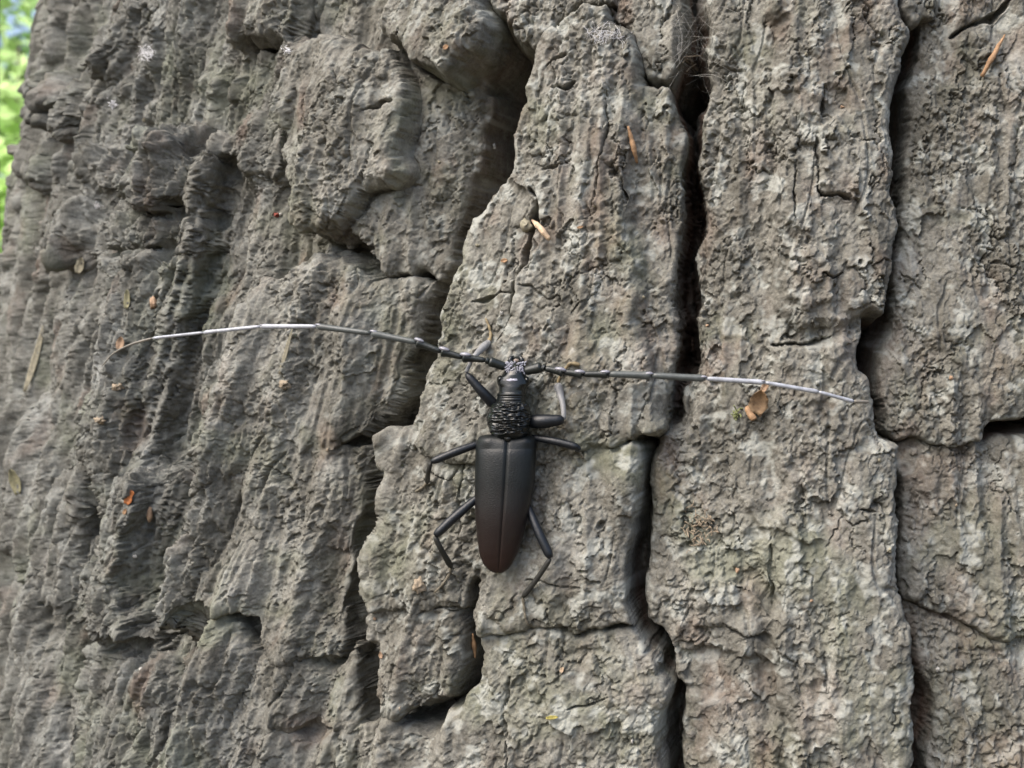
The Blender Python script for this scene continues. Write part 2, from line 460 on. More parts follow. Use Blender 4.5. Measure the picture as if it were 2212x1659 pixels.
for i, (h, rd, rr, dm, dr, sl, (tu, tv), poly) in enumerate(PL):
    xs = [p[0] for p in poly]; ys = [p[1] for p in poly]
    mgn = 70
    m = (U > min(xs) - mgn) & (U < max(xs) + mgn) & (V > min(ys) - mgn) & (V < max(ys) + mgn)
    if not m.any(): continue
    P, Q = UW[m], VW[m]
    dd, bxs = sdist(poly, P, Q, True)
    dd = dd + JIT[m] * np.where(dd > 0, np.exp(-dd / 11.0), np.exp(dd / 3.0))
    di = np.maximum(dd, 0)
    cx0 = 700.0 if 400 < min(xs) < 600 and min(ys) > 500 else np.clip(np.mean(xs), 0, 2211); cy0 = np.clip(np.mean(ys), 0, 1659)
    v = h - 0.8 * rd * np.exp(-di / (rr * 0.5)) - 0.55 * dm * np.exp(-di / (dr * 0.8)) + (tu * (U[m] - cx0) + tv * (V[m] - cy0)) / 100.0 * 1.0
    v = v + np.minimum(dd, 0) * (sl * (0.42 + 1.1 * np.maximum(sstep(350, 950, U[m]), sstep(0.0, -0.6, bxs))))
    cur = HH[m]
    up = v > cur
    cur[up] = v[up]
    HH[m] = cur
    lb = LAB[m]
    lb[up] = i
    LAB[m] = lb

# steps within a plate: (owner plate, height mm, softness px, outline)
RA = next(i for i, p in enumerate(PL) if p[7][0] == (1184, 90))
RB = next(i for i, p in enumerate(PL) if p[7][0] == (1520, TOP))
ST = [
 (RA, -4.2, 16, [(1386, 100), (1382, 300), (1368, 430), (1380, 560), (1388, 700), (1412, 800), (1440, 900), (1500, 900), (1500, 100)]),
 (RA, -2.0, 7, [(1160, 420), (1172, 470), (1150, 560), (1135, 620), (1125, 690), (1090, 745), (1000, 760), (900, 700), (980, 480), (1080, 380)]),
 (RA, 1.2, 6, [(1090, 830), (1000, 850), (960, 900), (900, 1000), (1100, 1000)]),
 (RB, 3.6, 20, [(1660, TOP), (1660, 40), (1690, 60), (1690, 150), (1675, 240), (1690, 340), (1660, 430), (1672, 600), (1690, 690), (1730, 720), (1790, 708), (1890, 690), (2100, 690), (2100, TOP)]),
 (RB, 2.8, 16, [(1670, 752), (1725, 750), (1780, 737), (1862, 716), (2100, 716), (2100, BOT), (1720, BOT), (1700, 1500), (1690, 1440), (1660, 1380), (1670, 1290), (1640, 1180), (1690, 1050), (1660, 930)]),
 (RB, 1.3, 5, [(1690, 600), (1720, 520), (1770, 560), (1790, 600), (1780, 650), (1745, 672), (1705, 660)]),
 (RB, 1.4, 5, [(1770, 290), (1800, 268), (1830, 300), (1836, 380), (1842, 430), (1800, 424), (1770, 404), (1758, 350)]),
 (RB, -1.6, 6, [(1775, 205), (1815, 205), (1818, 245), (1795, 265), (1772, 250)]),
 (RB, 1.6, 7, [(1500, 1240), (1560, 1230), (1640, 1270), (1672, 1330), (1650, 1370), (1610, 1378), (1560, 1355), (1500, 1340)]),
 (RB, -1.8, 8, [(1460, 1400), (1520, 1390), (1600, 1410), (1680, 1440), (1690, 1560), (1600, 1560), (1560, 1500), (1490, 1490)]),
 (RB, 1.2, 6, [(1600, 1060), (1650, 1070), (1690, 1120), (1760, 1130), (1775, 1160), (1740, 1170), (1690, 1150), (1640, 1140)]),
]
for own, dh, soft, poly in ST:
    xs = [p[0] for p in poly]; ys = [p[1] for p in poly]
    m = (LAB == own) & (U > min(xs) - 60) & (U < max(xs) + 60) & (V > min(ys) - 60) & (V < max(ys) + 60)
    if not m.any(): continue
    HH[m] += dh * sstep(-soft, soft, sdist(poly, UW[m], VW[m]) + JIT[m])

# traced cracks, ledges and holes: (depth mm, half width px, soft) polyline
CR = [
 (5.0, 11, [(1160, 405), (1172, 440), (1165, 480), (1150, 560), (1135, 620), (1125, 690), (1098, 738)]),
 (2.0, 5, [(1040, 655), (1075, 645), (1100, 632), (1130, 640)]),
 (2.0, 5, [(1150, 620), (1180, 632), (1200, 650), (1225, 635)]),
 (3.5, 9, [(1335, 375), (1352, 400), (1362, 440)]),
 (2.0, 4, [(1325, 210), (1320, 300), (1305, 390), (1290, 460)]),
 (3.0, 7, [(1205, 200), (1235, 207), (1255, 195)]),
 (2.2, 6, [(1195, 160), (1215, 140), (1240, 130)]),
 (1.8, 4, [(1185, 375), (1220, 372), (1250, 355)]),
 (3.5, 6, [(1664, 746), (1700, 745), (1728, 746), (1760, 737), (1785, 728)]),
 (3.5, 7, [(1760, 405), (1768, 430), (1800, 428), (1840, 435)]),
 (2.2, 5, [(1758, 300), (1755, 350), (1762, 400)]),
 (2.0, 5, [(1775, 200), (1772, 260), (1790, 265)]),
 (2.0, 5, [(1770, 590), (1790, 600), (1810, 590)]),
 (2.2, 4, [(1710, 350), (1709, 480)]),
 (2.0, 3.5, [(1110, 1420), (1110, 1500), (1107, 1560), (1105, 1660)]),
 (1.4, 3.5, [(1150, 1240), (1200, 1250), (1250, 1262), (1268, 1262)]),
 (1.6, 4, [(1235, 1520), (1280, 1510), (1320, 1495)]),
 (2.5, 5, [(1025, 965), (1022, 1040), (1012, 1100), (1018, 1180)]),
 (2.0, 4, [(955, 1012), (1000, 1030), (1010, 1010)]),
 (2.2, 5, [(940, 1310), (975, 1306), (1000, 1320), (1022, 1314)]),
 (3.0, 5, [(500, 1316), (540, 1310), (575, 1325)]),
 (2.0, 3.5, [(610, 1424), (660, 1424), (725, 1428), (735, 1400)]),
 (1.6, 3, [(560, 1050), (600, 990), (640, 1020), (670, 1000)]),
 (3.0, 6, [(345, 450), (390, 465), (430, 460)]),
 (2.6, 5, [(300, 548), (345, 555), (380, 535), (410, 548), (440, 553)]),
 (2.5, 5, [(470, 355), (540, 370), (600, 388)]),
 (2.5, 4, [(705, 190), (708, 240), (690, 300), (680, 330)]),
 (1.8, 3, [(760, 160), (770, 230), (755, 300), (740, 400)]),
 (1.8, 3, [(830, 330), (810, 400), (790, 440)]),
 (2.5, 6, [(820, 248), (850, 235), (875, 230)]),
 (4.0, 9, [(2060, 78), (2110, 50), (2160, 20), (2205, -10)]),
 (1.5, 4, [(2140, 560), (2180, 565), (2230, 580)]),
 (2.0, 5, [(1850, 1090), (1870, 1100), (1890, 1100)]),
 (1.5, 3.5, [(1590, 1264), (1625, 1270)]),
 (2.2, 6, [(1560, 1350), (1610, 1375), (1650, 1372), (1672, 1395), (1725, 1435)]),
 (1.6, 4, [(1775, 1400), (1778, 1480)]),
 (1.6, 4, [(1660, 1150), (1668, 1250), (1660, 1330)]),
 (6.0, 20, [(120, 245), (150, 255)]),
 (7.0, 26, [(240, 1060), (228, 1110), (222, 1180)]),
 (4.0, 12, [(232, 1085), (236, 1170)]),
 (4.0, 8, [(505, 930), (515, 900), (520, 870)]),
 (3.5, 9, [(540, 740), (548, 790), (530, 840)]),
 (6.0, 17, [(1405, 1388), (1415, 1400)]),
 (6.0, 18, [(1425, 1445), (1435, 1430)]),
 (5.0, 14, [(790, 962), (835, 975), (845, 1000)]),
 (5.0, 14, [(900, 730), (940, 710)]),
 (5.0, 16, [(880, 860), (910, 850)]),
 (5.0, 14, [(690, 522), (740, 540), (790, 545), (815, 590)]),
 (6.0, 16, [(880, 120), (920, 150), (960, 182)]),
 (5.0, 16, [(540, 100), (600, 105), (625, 100)]),
 (4.5, 16, [(105, 235), (160, 240)]),
 (3.0, 8, [(18, 1330), (45, 1310), (60, 1290)]),
 (3.0, 14, [(15, 1400), (25, 1360), (48, 1330)]),
 (3.5, 12, [(255, 1400), (300, 1395), (350, 1380), (410, 1350)]),
]
for dep, hw, pts in CR:
    xs = [p[0] for p in pts]; ys = [p[1] for p in pts]
    m = (U > min(xs) - 60) & (U < max(xs) + 60) & (V > min(ys) - 60) & (V < max(ys) + 60)
    if not m.any(): continue
    P = U[m] + 0.55 * wu[m] + 0.8 * JIT[m]; Q = V[m] + 0.55 * wv[m] - 0.8 * JIT[m]
    best = np.full(P.shape, 1e9); along = np.zeros(P.shape)
    segs = [math.hypot(x1 - x0, y1 - y0) for (x0, y0), (x1, y1) in zip(pts[:-1], pts[1:])]
    tot = sum(segs); run = 0
    for ((x0, y0), (x1, y1)), sg in zip(zip(pts[:-1], pts[1:]), segs):
        ex, ey = x1 - x0, y1 - y0
        t = np.clip(((P - x0) * ex + (Q - y0) * ey) / (ex * ex + ey * ey), 0, 1)
        q = np.hypot(P - x0 - t * ex, Q - y0 - t * ey)
        along = np.where(q < best, (run + t * sg) / tot, along)
        best = np.minimum(best, q)
        run += sg
    tap = np.clip(np.minimum(along, 1 - along) * 4 + 0.22, 0, 1)          # cracks taper out, and widen and pinch on the way
    wid = hw * tap * (0.75 + 0.9 * pn(SS[m] / 3.5, ZZ[m] / 3.5, 150)) * (1.0 if hw >= 12 else 0.8)
    wid = np.maximum(wid, 0.6)
    HH[m] -= dep * (0.45 + 0.55 * tap) * (1 - sstep(0.15, 1.25, best / wid))

# away from the picture: generic vertical ridges
rid = 1 - np.abs(pn(SS / 34.0 + 0.6 * pn(SS / 30, ZZ / 80, 42), ZZ / 190.0, 41)) * 3.2
proc = 11.0 * np.clip(rid, -0.9, 0.75) - 3.0
HH = HH * seen + proc * (1 - seen)

# ---- relief of the bark itself
def blur(a, n=2):
    for _ in range(n):
        a = (np.roll(a, 1, 1) + a + np.roll(a, -1, 1)) / 3
        b_ = a.copy(); b_[1:-1] = (a[:-2] + a[1:-1] + a[2:]) / 3
        a = b_
    return a
fine = (sstep(-200, -60, U) * (1 - sstep(2500, 2900, U)) * sstep(-420, -120, V) * (1 - sstep(1780, 2080, V))).astype(np.float32)
leftm = 1 - sstep(430, 640, U + 60 * pn(SS / 20, ZZ / 30, 50))
fibm = np.clip(0.16 + leftm * 0.85 + (1 - sstep(820, 900, U)) * 0.35 + (1 - sstep(930, 1010, U)) * sstep(560, 700, V) * 0.25, 0, 1)
wx = SS + 2.6 * fbm(SS / 5, ZZ / 5, 3, 51, 0.6); wz = ZZ + 2.6 * fbm(SS / 5, ZZ / 5, 3, 52, 0.6)
big = 1.5 * fbm(SS / 26, ZZ / 34, 2, 53) + 0.9 * fbm(SS / 11, ZZ / 13, 2, 54)
f1, f2, rv, tv = worley(wx / 5.6, wz / 12.5, 60)
fl1 = (rv - 0.5) * 1.2 + tv * 0.75
edge1 = f2 - f1
msk = sstep(0.12, 0.40, pn(SS / 14, ZZ / 14, 55))
fl1 = fl1 - 1.1 * msk * (1 - sstep(0.02, 0.085, edge1))
P0 = np.stack([BX + nx * HH, BY + ny * HH, ZZ], 2)
N0 = np.cross(np.roll(P0, -1, 1) - np.roll(P0, 1, 1), np.gradient(P0, axis=0))
N0 /= np.linalg.norm(N0, axis=2, keepdims=True) + 1e-12
N0 = np.stack([blur(N0[..., i], 4) for i in range(3)], 2)
facing = sstep(0.45, 0.85, N0[..., 0] * nx + N0[..., 1] * ny)       # 1 on plate tops, 0 on their broken sides
N0 = N0 + 0.45 * np.stack([nx, ny, 0 * nx], 2)
N0 /= np.linalg.norm(N0, axis=2, keepdims=True) + 1e-12
fl1 = fl1 * facing
p3x = P0[..., 0]; p3y = P0[..., 1]; p3z = P0[..., 2]
pfx = p3x - lean * (p3z - ZC)                                       # grain leans with the ridges
g1, g2, grv, gtv = worley3(p3x / 1.9 + 0.25 * pn3(p3x / 1.2, p3y / 1.2, p3z / 1.2, 56), p3y / 1.9, p3z / 2.5 + 0.25 * pn3(p3x / 1.2, p3y / 1.2, p3z / 1.2, 57), 61)
fl2 = (grv - 0.5) * 0.6 + gtv * 0.42 - 0.42 * (1 - sstep(0.03, 0.13, g2 - g1)) * sstep(-0.2, 0.2, pn(SS / 8, ZZ / 9, 58))
fl3 = 0.22 * pn3(p3x / 0.75, p3y / 0.75, p3z / 0.75, 62)
grain = 0
for o_, am in ((3.2, 0.55), (1.6, 0.36), (0.85, 0.22)):
    ga = pn3(p3x / o_, p3y / o_, p3z / o_, 70 + int(o_ * 10))
    gb = pn3(pfx / o_, p3y / o_, p3z / (o_ * 4.5), 73 + int(o_ * 10))
    grain = grain + am * (ga * (1 - 0.85 * leftm) + gb * 1.3 * leftm)
fib = 0.9 * pn3(pfx / 1.9, p3y / 1.9, p3z / 17, 88) + 0.65 * pn3(pfx / 0.9, p3y / 0.9, p3z / 9, 80) + 0.3 * pn3(pfx / 0.5, p3y / 0.5, p3z / 5, 81)
fis = 1 - sstep(0.012, 0.06, np.abs(pn3(pfx / 7.0, p3y / 7.0, p3z / 30, 82)))
fism = sstep(0.0, 0.25, pn(SS / 18, ZZ / 22, 84))
stk = (pn3(pfx / 4.2, p3y / 4.2, p3z / 40, 85) * 1.8 + pn3(pfx / 9.5, p3y / 9.5, p3z / 80, 89) * 6.0) * fibm
kf1, kf2, krv2, _ = worley((SS + 1.2 * fbm(SS / 3, ZZ / 3, 2, 86)) / 11, (ZZ + 1.2 * fbm(SS / 3, ZZ / 3, 2, 87)) / 12, 64)
knob = np.where(krv2 > 0.62, 1, 0) * 2.4 * (1 - sstep(0.12, 0.40, kf1)) * leftm * (1 - sstep(520, 760, V))
e1, e2, erv, etv = worley3(pfx / 2.1 + 0.2 * pn3(p3x / 1.4, p3y / 1.4, p3z / 2.5, 160), p3y / 2.1, p3z / 7.5, 63)
cork = ((erv - 0.5) * 1.3 + etv * 0.8 - 0.8 * (1 - sstep(0.03, 0.15, e2 - e1))) * leftm
rgh = 0.45 + 0.85 * sstep(-0.35, 0.4, pn(SS / 17, ZZ / 24, 95) + 0.4 * pn(SS / 6, ZZ / 8, 96))
longr = 0.9 * (1 - np.abs(pn(SS / 5.5, ZZ / 42, 97)) * 3) * sstep(-0.2, 0.3, pn(SS / 25, ZZ / 40, 98))
wall = np.maximum(0.28 + 0.72 * facing, 0.75 * leftm)
fl2, fl3, grain = fl2 * rgh * wall, fl3 * rgh * wall, grain * rgh * (0.5 + 0.5 * facing)
rim = 0.35 + 0.65 * sstep(40, 280, U)
cork, fl2, grain, fl3, big = cork * rim, fl2 * rim, grain * rim, fl3 * rim, big * (0.5 + 0.5 * rim)
REL = (longr + cork + big * (0.6 + 0.4 * leftm) + fl1 * (1 - 0.7 * leftm) * (1 - 0.3 * fibm) + fl2 * (1 - 0.5 * leftm) + fl3 + grain
       + fib * fibm - 1.5 * fis * fism * (0.4 + 0.6 * fibm) + stk + knob)
RELF = REL * (0.35 + 0.65 * fine)
# flakes lift away from the stem: the relief leans out and down a little
SHZ = -0.22 * (fl1 + fl2 + knob * 1.4) * fine
P0 += N0 * RELF[..., None]
X, Y, Zw = P0[..., 0], P0[..., 1], P0[..., 2] + SHZ

# ---- colour masks of the bark (where it broke, deep crevices, where crust grows, left side)
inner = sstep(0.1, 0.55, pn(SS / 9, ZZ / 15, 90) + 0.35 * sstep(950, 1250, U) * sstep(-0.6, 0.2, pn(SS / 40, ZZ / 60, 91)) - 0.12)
inner = np.maximum(inner * 0.30, sstep(-7.0, -11.0, HH) * sstep(850, 1300, U) * 0.75)  # depth part: inner-bark red that also paints shade into the crevices
crust = sstep(0.12, 0.55, pn(wx / 5.5, wz / 6.5, 92) + 0.45 * pn(SS / 1.6, ZZ / 1.6, 93)) * (0.18 + 0.5 * sstep(600, 1100, U))

left_tone = np.clip((1 - sstep(300, 860, U + 160 * pn(SS / 22, ZZ / 34, 120) + 60 * pn(SS / 5, ZZ / 8, 121))), 0, 1)

# ---- to meshes, one for the stem and one for each bark plate
print('bark grid', NT, NZ, NT * NZ)
VX = np.empty((NZ, NT, 3), np.float32)
VX[..., 0] = X * MM; VX[..., 1] = Y * MM; VX[..., 2] = Zw * MM
dS = np.roll(VX, -1, 1) - np.roll(VX, 1, 1)
dZ = np.gradient(VX, axis=0)
NRM = np.cross(dS, dZ)
NRM /= np.linalg.norm(NRM, axis=2, keepdims=True) + 1e-12
VX = VX.reshape(-1, 3); NRM = NRM.reshape(-1, 3)
ii, jj = np.meshgrid(np.arange(NZ - 1), np.arange(NT), indexing='ij')
a = (ii * NT + jj).ravel(); b = (ii * NT + (jj + 1) % NT).ravel()
QF = np.stack([a, b, b + NT, a + NT], 1).astype(np.int32)
FLAB = LAB.ravel()[a].copy()
vis = seen.ravel()[a] > 0.5
FLAB[~vis] = -1

def grid_mesh(name, faces, parent):
    idx, inv = np.unique(faces, return_inverse=True)
    inv = inv.reshape(faces.shape).astype(np.int32)
    me = bpy.data.meshes.new(name)
    n = len(faces)
    me.vertices.add(len(idx)); me.vertices.foreach_set('co', VX[idx].ravel())
    me.loops.add(n * 4); me.loops.foreach_set('vertex_index', inv.ravel())
    me.polygons.add(n)
    me.polygons.foreach_set('loop_start', np.arange(0, n * 4, 4, dtype=np.int32))
    me.polygons.foreach_set('loop_total', np.full(n, 4, np.int32))
    me.polygons.foreach_set('use_smooth', np.ones(n, bool))
    me.update(calc_edges=True)
    for an, arr in (('inner', inner), ('crust', crust), ('left_tone', left_tone)):
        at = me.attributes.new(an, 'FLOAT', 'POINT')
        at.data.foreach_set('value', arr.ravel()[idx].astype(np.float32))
    me.normals_split_custom_set_from_vertices(NRM[idx])
    me.materials.append(M['bark'])
    o = bpy.data.objects.new(name, me)
    COL.objects.link(o)
    o.parent = parent
    return o

oak = empty('oak_tree')
tag(oak, 'old oak trunk with deeply furrowed grey-brown bark, carrying the beetle', 'tree')
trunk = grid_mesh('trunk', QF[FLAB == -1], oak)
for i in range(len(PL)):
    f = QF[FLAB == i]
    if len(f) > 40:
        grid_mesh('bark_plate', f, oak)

# ---- what the camera sees of the bark, for setting things down on it
PU, PV, PD = proj(X, Y, Zw)
ZB = 4.0
zw, zh = int(W / ZB) + 60, int(H / ZB) + 60
zb = np.full((zh, zw), 1e9)
mm = (PU > -100) & (PU < W + 100) & (PV > -100) & (PV < H + 100) & (PD > 0) & ((nx * (0 - X) + ny * (CAMY - Y)) > -20 * 300)
np.minimum.at(zb, ((PV[mm] / ZB + 30).astype(int), (PU[mm] / ZB + 30).astype(int)), PD[mm])

def depth_at(u, v, r=1):
    i, j = int(v / ZB + 30), int(u / ZB + 30)
    w = zb[max(0, i - r):i + r + 1, max(0, j - r):j + r + 1]
    w = w[w < 1e8]
    return float(np.median(w)) if len(w) else 300.0

def ray(u, v, dist):
    """point (mm) on the sight line through picture position u, v at depth dist"""
    return np.array([(u - W / 2) / FPX * dist, CAMY + dist, ZC + (H / 2 - v) / FPX * dist])

def surf(u, v, lift=0.0, r=1):
    return ray(u, v, depth_at(u, v, r) - lift)

def tube_mesh(pts, rad, sides=8):
    """swept tube through points (any unit); returns verts, faces"""
    pts = [np.array(p, float) for p in pts]
    vs, fs = [], []
    up = np.array([0.31, 0.17, 0.93])
    for i, p in enumerate(pts):
        t = pts[min(i + 1, len(pts) - 1)] - pts[max(i - 1, 0)]
        t /= np.linalg.norm(t) + 1e-12
        if abs(t @ up) > 0.97: up = np.array([0.9, 0.3, 0.1])
        a = np.cross(up, t); a /= np.linalg.norm(a) + 1e-12
        b = np.cross(t, a)
        for k in range(sides):
            q = 2 * math.pi * k / sides
            vs.append(p + rad[i] * (math.cos(q) * a + math.sin(q) * b))
    n = len(pts)
    for i in range(n - 1):
        for k in range(sides):
            fs.append((i * sides + k, i * sides + (k + 1) % sides, (i + 1) * sides + (k + 1) % sides, (i + 1) * sides + k))
    vs.append(pts[0]); c0 = len(vs) - 1
    vs.append(pts[-1]); c1 = len(vs) - 1
    for k in range(sides):
        fs.append((c0, (k + 1) % sides, k))
        fs.append((c1, (n - 1) * sides + k, (n - 1) * sides + (k + 1) % sides))
    return vs, fs

# ------------------------------------------------------------------ the beetle
K = 2211.0 / 2362.0                       # traced positions below are in picture pixels of the full photograph
BN = np.array([-0.12, -0.985, 0.10]); BN /= np.linalg.norm(BN)
_pts = np.array([surf(x * K, y * K) for x in range(1105, 1230, 12) for y in range(850, 1310, 18)])
_o = surf(1165 * K, 1060 * K)
_hs = (_pts - _o) @ BN
BO = _o + BN * np.percentile(_hs, 72)     # belly plane: touches the high spots of the bark
CAMP = np.array([0.0, CAMY, ZC])

def bp(x, y, w):
    """beetle point (mm, world) seen at photograph pixel x, y and w mm above the belly plane"""
    r = ray(x * K, y * K, 300.0) - CAMP
    t = ((BO - CAMP) @ BN + w) / (r @ BN)
    return CAMP + r * t

def sw(x, y):
    return float((surf(x * K, y * K) - BO) @ BN)

def chitin(name, col, rough, bump=0.25, bscale=2500, spec=0.5, col2=None, z0=0, z1=1, sheen=0.0, scol=(0.8, 0.85, 0.9)):
    m, nt, bs = new_mat(name)
    geo = node(nt, 'ShaderNodeNewGeometry')
    pos = geo.outputs['Position']
    n = noise_node(nt, pos, 500, 4, 0.6)
    r = ramp(nt, n.outputs[0], [(0.3, tuple(c * 0.75 for c in col)), (0.7, tuple(c * 1.3 for c in col))])
    out = r.outputs[0]
    if col2:
        sp = node(nt, 'ShaderNodeSeparateXYZ'); nt.links.new(pos, sp.inputs[0])
        mr = node(nt, 'ShaderNodeMapRange'); mr.inputs[1].default_value = z1; mr.inputs[2].default_value = z0
        mr.inputs[3].default_value = 1.0; mr.inputs[4].default_value = 0.0
        mr.interpolation_type = 'LINEAR'
        nz = noise_node(nt, pos, 160, 3, 0.6)
        zj = node(nt, 'ShaderNodeMath', operation='MULTIPLY_ADD'); zj.inputs[1].default_value = 0.010
        nt.links.new(nz.outputs[0], zj.inputs[0]); nt.links.new(sp.outputs['Z'], zj.inputs[2])
        nt.links.new(zj.outputs[0], mr.inputs[0])
        out = mix(nt, mr.outputs[0], out, col2)
    nt.links.new(out, bs.inputs['Base Color'])
    bs.inputs['Roughness'].default_value = rough
    bs.inputs['Specular IOR Level'].default_value = spec
    if sheen:
        bs.inputs['Sheen Weight'].default_value = sheen
        bs.inputs['Sheen Roughness'].default_value = 0.4
        bs.inputs['Sheen Tint'].default_value = (*scol, 1)
    nb = noise_node(nt, pos, bscale, 3, 0.6)
    b = node(nt, 'ShaderNodeBump'); b.inputs['Strength'].default_value = bump; b.inputs['Distance'].default_value = 0.0002
    nt.links.new(nb.outputs[0], b.inputs['Height']); nt.links.new(b.outputs[0], bs.inputs['Normal'])
    return m

zt0 = bp(1160, 1110, 5)[2] * MM + 0.005; zt1 = bp(1160, 1350, 3)[2] * MM + 0.005
M['pronotum'] = chitin('black_cuticle', (0.006, 0.0075, 0.0075), 0.20, 0.15, 3000)
M['elytra'] = chitin('wing_case', (0.0052, 0.0068, 0.0072), 0.37, 0.4, 3400, 0.34, (0.021, 0.0100, 0.0080), zt0, zt1)
M['legm'] = chitin('leg_cuticle', (0.007, 0.009, 0.012), 0.36, 0.4, 2600, 0.42)
M['tibia_pale'] = chitin('haired_tibia', (0.20, 0.20, 0.20), 0.45, 0.5, 2600, 0.5, sheen=0.3)
M['tibia_dull'] = chitin('dusty_tibia', (0.022, 0.022, 0.019), 0.6, 0.5, 2600, 0.4)
M['foot'] = chitin('tarsus', (0.20, 0.155, 0.085), 0.6, 0.4, 2600, 0.4)
M['foot_dull'] = chitin('dusty_tarsus', (0.13, 0.115, 0.085), 0.75, 0.4, 2600, 0.3)
M['ant_dark'] = chitin('antenna_base', (0.012, 0.015, 0.014), 0.36, 0.4, 2600, 0.5)
M['ant_mid'] = chitin('antenna_middle', (0.060, 0.068, 0.066), 0.38, 0.3, 2600, 0.5, sheen=0.2)
M['ant_pale'] = chitin('antenna_end', (0.30, 0.315, 0.35), 0.28, 0.2, 2600, 0.7, sheen=0.2)  # silvery hair, paled further to hold the sky highlight in its colour
M['ant_tip'] = chitin('antenna_tip', (0.17, 0.155, 0.13), 0.40, 0.2, 2600, 0.5)
M['node'] = chitin('antenna_joint', (0.20, 0.20, 0.23), 0.22, 0.2, 2600, 0.8)  # pale colour of the painted highlight on each joint
M['face'] = chitin('silver_face_hair', (0.34, 0.34, 0.40), 0.5, 1.0, 2200, 0.5, sheen=0.4)
M['lip'] = chitin('tan_lip', (0.17, 0.135, 0.11), 0.45, 0.3, 2200, 0.4)

beetle = empty('longhorn_beetle', tuple(BO * MM))
tag(beetle, 'black longhorn beetle with long ringed antennae clinging to the bark ridge', 'beetle')
BOM = BO * MM

def bmesh_obj(name, verts, faces, mat, parent, smooth=True):
    """verts in world mm; children sit in the frame of the beetle"""
    return mesh_obj(name, [np.array(v) * MM - BOM for v in verts], faces, mat, parent, smooth)

def cat_rom(pts, n):
    pts = np.array(pts, float)
    P = np.vstack([2 * pts[0] - pts[1], pts, 2 * pts[-1] - pts[-2]])
    out = []
    m = len(pts) - 1
    for k in range(n + 1):
        t = k / n * m
        i = min(int(t), m - 1); f = t - i
        p0, p1, p2, p3 = P[i], P[i + 1], P[i + 2], P[i + 3]
        out.append(0.5 * (2 * p1 + (p2 - p0) * f + (2 * p0 - 5 * p1 + 4 * p2 - p3) * f * f + (3 * p1 - p0 - 3 * p2 + p3) * f ** 3))
    return out

def limb(name, pts, dias, mat, parent, n=20, sides=14, jitter=0.0, round_end=True):
    """tapering limb: pts (x, y, w), diameters in photograph pixels"""
    thick = 1.14 if name in ('leg', 'shin') else 1.0
    c = cat_rom([list(p) + [d * thick] for p, d in zip(pts, dias)], n)
    P = [bp(q[0], q[1], q[2]) for q in c]
    R = [max(0.04, q[3] * 0.5 * 0.0955) for q in c]
    if round_end:
        for i, f in ((0, 0.6), (1, 0.9), (-1, 0.55), (-2, 0.88)):
            R[i] *= f
    vs, fs = tube_mesh(P, R, sides)
    return bmesh_obj(name, vs, fs, mat, parent)

# --- body: one continuous shell from the mouth over head, pronotum and abdomen
ROWS = [(824, 1181, 1197, 3.0, 0.5), (828, 1173, 1204, 3.2, 1.1), (834, 1168, 1209, 3.5, 1.7), (844, 1166, 1212, 3.9, 2.3), (856, 1163, 1212, 4.3, 2.7), (865, 1158, 1213, 4.5, 2.8),
        (871, 1150, 1218, 4.5, 2.8), (878, 1146, 1222, 4.5, 2.9), (886, 1147, 1222, 4.5, 3.0), (893, 1151, 1215, 4.5, 3.1), (900, 1151, 1212, 4.5, 3.1), (906, 1150, 1212, 4.5, 3.1),
        (908, 1146, 1213, 4.5, 3.4), (911, 1146, 1213, 4.5, 3.4), (914, 1147, 1212, 4.5, 3.15), (920, 1146, 1212, 4.5, 3.3), (926, 1144, 1213, 4.5, 3.2), (932, 1135, 1219, 4.6, 3.7),
        (940, 1130, 1222, 4.6, 4.0), (950, 1126, 1224, 4.6, 4.3), (965, 1121, 1227, 4.7, 4.5), (980, 1124, 1225, 4.6, 4.3), (990, 1128, 1222, 4.5, 4.0), (997, 1130, 1220, 4.5, 3.7),
        (1001, 1132, 1218, 4.5, 3.8), (1005, 1136, 1216, 4.4, 3.5), (1012, 1140, 1212, 4.2, 3.0), (1022, 1126, 1214, 2.8, 2.5), (1060, 1110, 1225, 2.6, 2.5), (1120, 1104, 1223, 2.5, 2.4),
        (1180, 1105, 1210, 2.4, 2.2), (1240, 1110, 1197, 2.2, 1.8), (1285, 1118, 1180, 1.9, 1.3), (1308, 1130, 1168, 1.8, 0.8), (1314, 1142, 1160, 1.8, 0.3)]
RY = np.array([r[0] for r in ROWS], float)
ys = np.concatenate([np.arange(824, 1012, 1.25), np.arange(1014, 1315, 6), [1314]])
SD = 64
bv, bf = [], []
for y in ys:
    xl, xr, wc, hh = (np.interp(y, RY, [r[k] for r in ROWS]) for k in (1, 2, 3, 4))
    cxm, hw = (xl + xr) / 2, (xr - xl) / 2
    for k in range(SD):
        q = 2 * math.pi * k / SD
        cq, sq = math.cos(q), math.sin(q)
        ex = math.copysign(abs(cq) ** 0.9, cq); ez = math.copysign(abs(sq) ** 0.9, sq)
        x = cxm + hw * ex; w = wc + hh * ez
        if 926 < y < 1004:
            m_ = min(1, (y - 926) / 8) * min(1, (1004 - y) / 6) * (0.35 + 0.65 * max(0, ez))
            ph = y / 10.5 + 0.75 * float(pn(np.array([x / 17.0]), np.array([y / 12.0]), 200)[0]) * 1.6
            rg = math.sin(2 * math.pi * ph)
            brk = float(pn(np.array([x / 16.0]), np.array([y / 6.0]), 201)[0])
            amp = (0.50 * rg + 0.34 * brk) * m_
            w += amp * max(0.25, abs(ez)); x += amp * 5 * ex * 0.6
        elif 914 < y <= 926:
            w += 0.12 * math.sin((y - 914) / 12 * 4 * math.pi) * max(0, ez)
        bv.append(bp(x, y, w))
nr = len(ys)
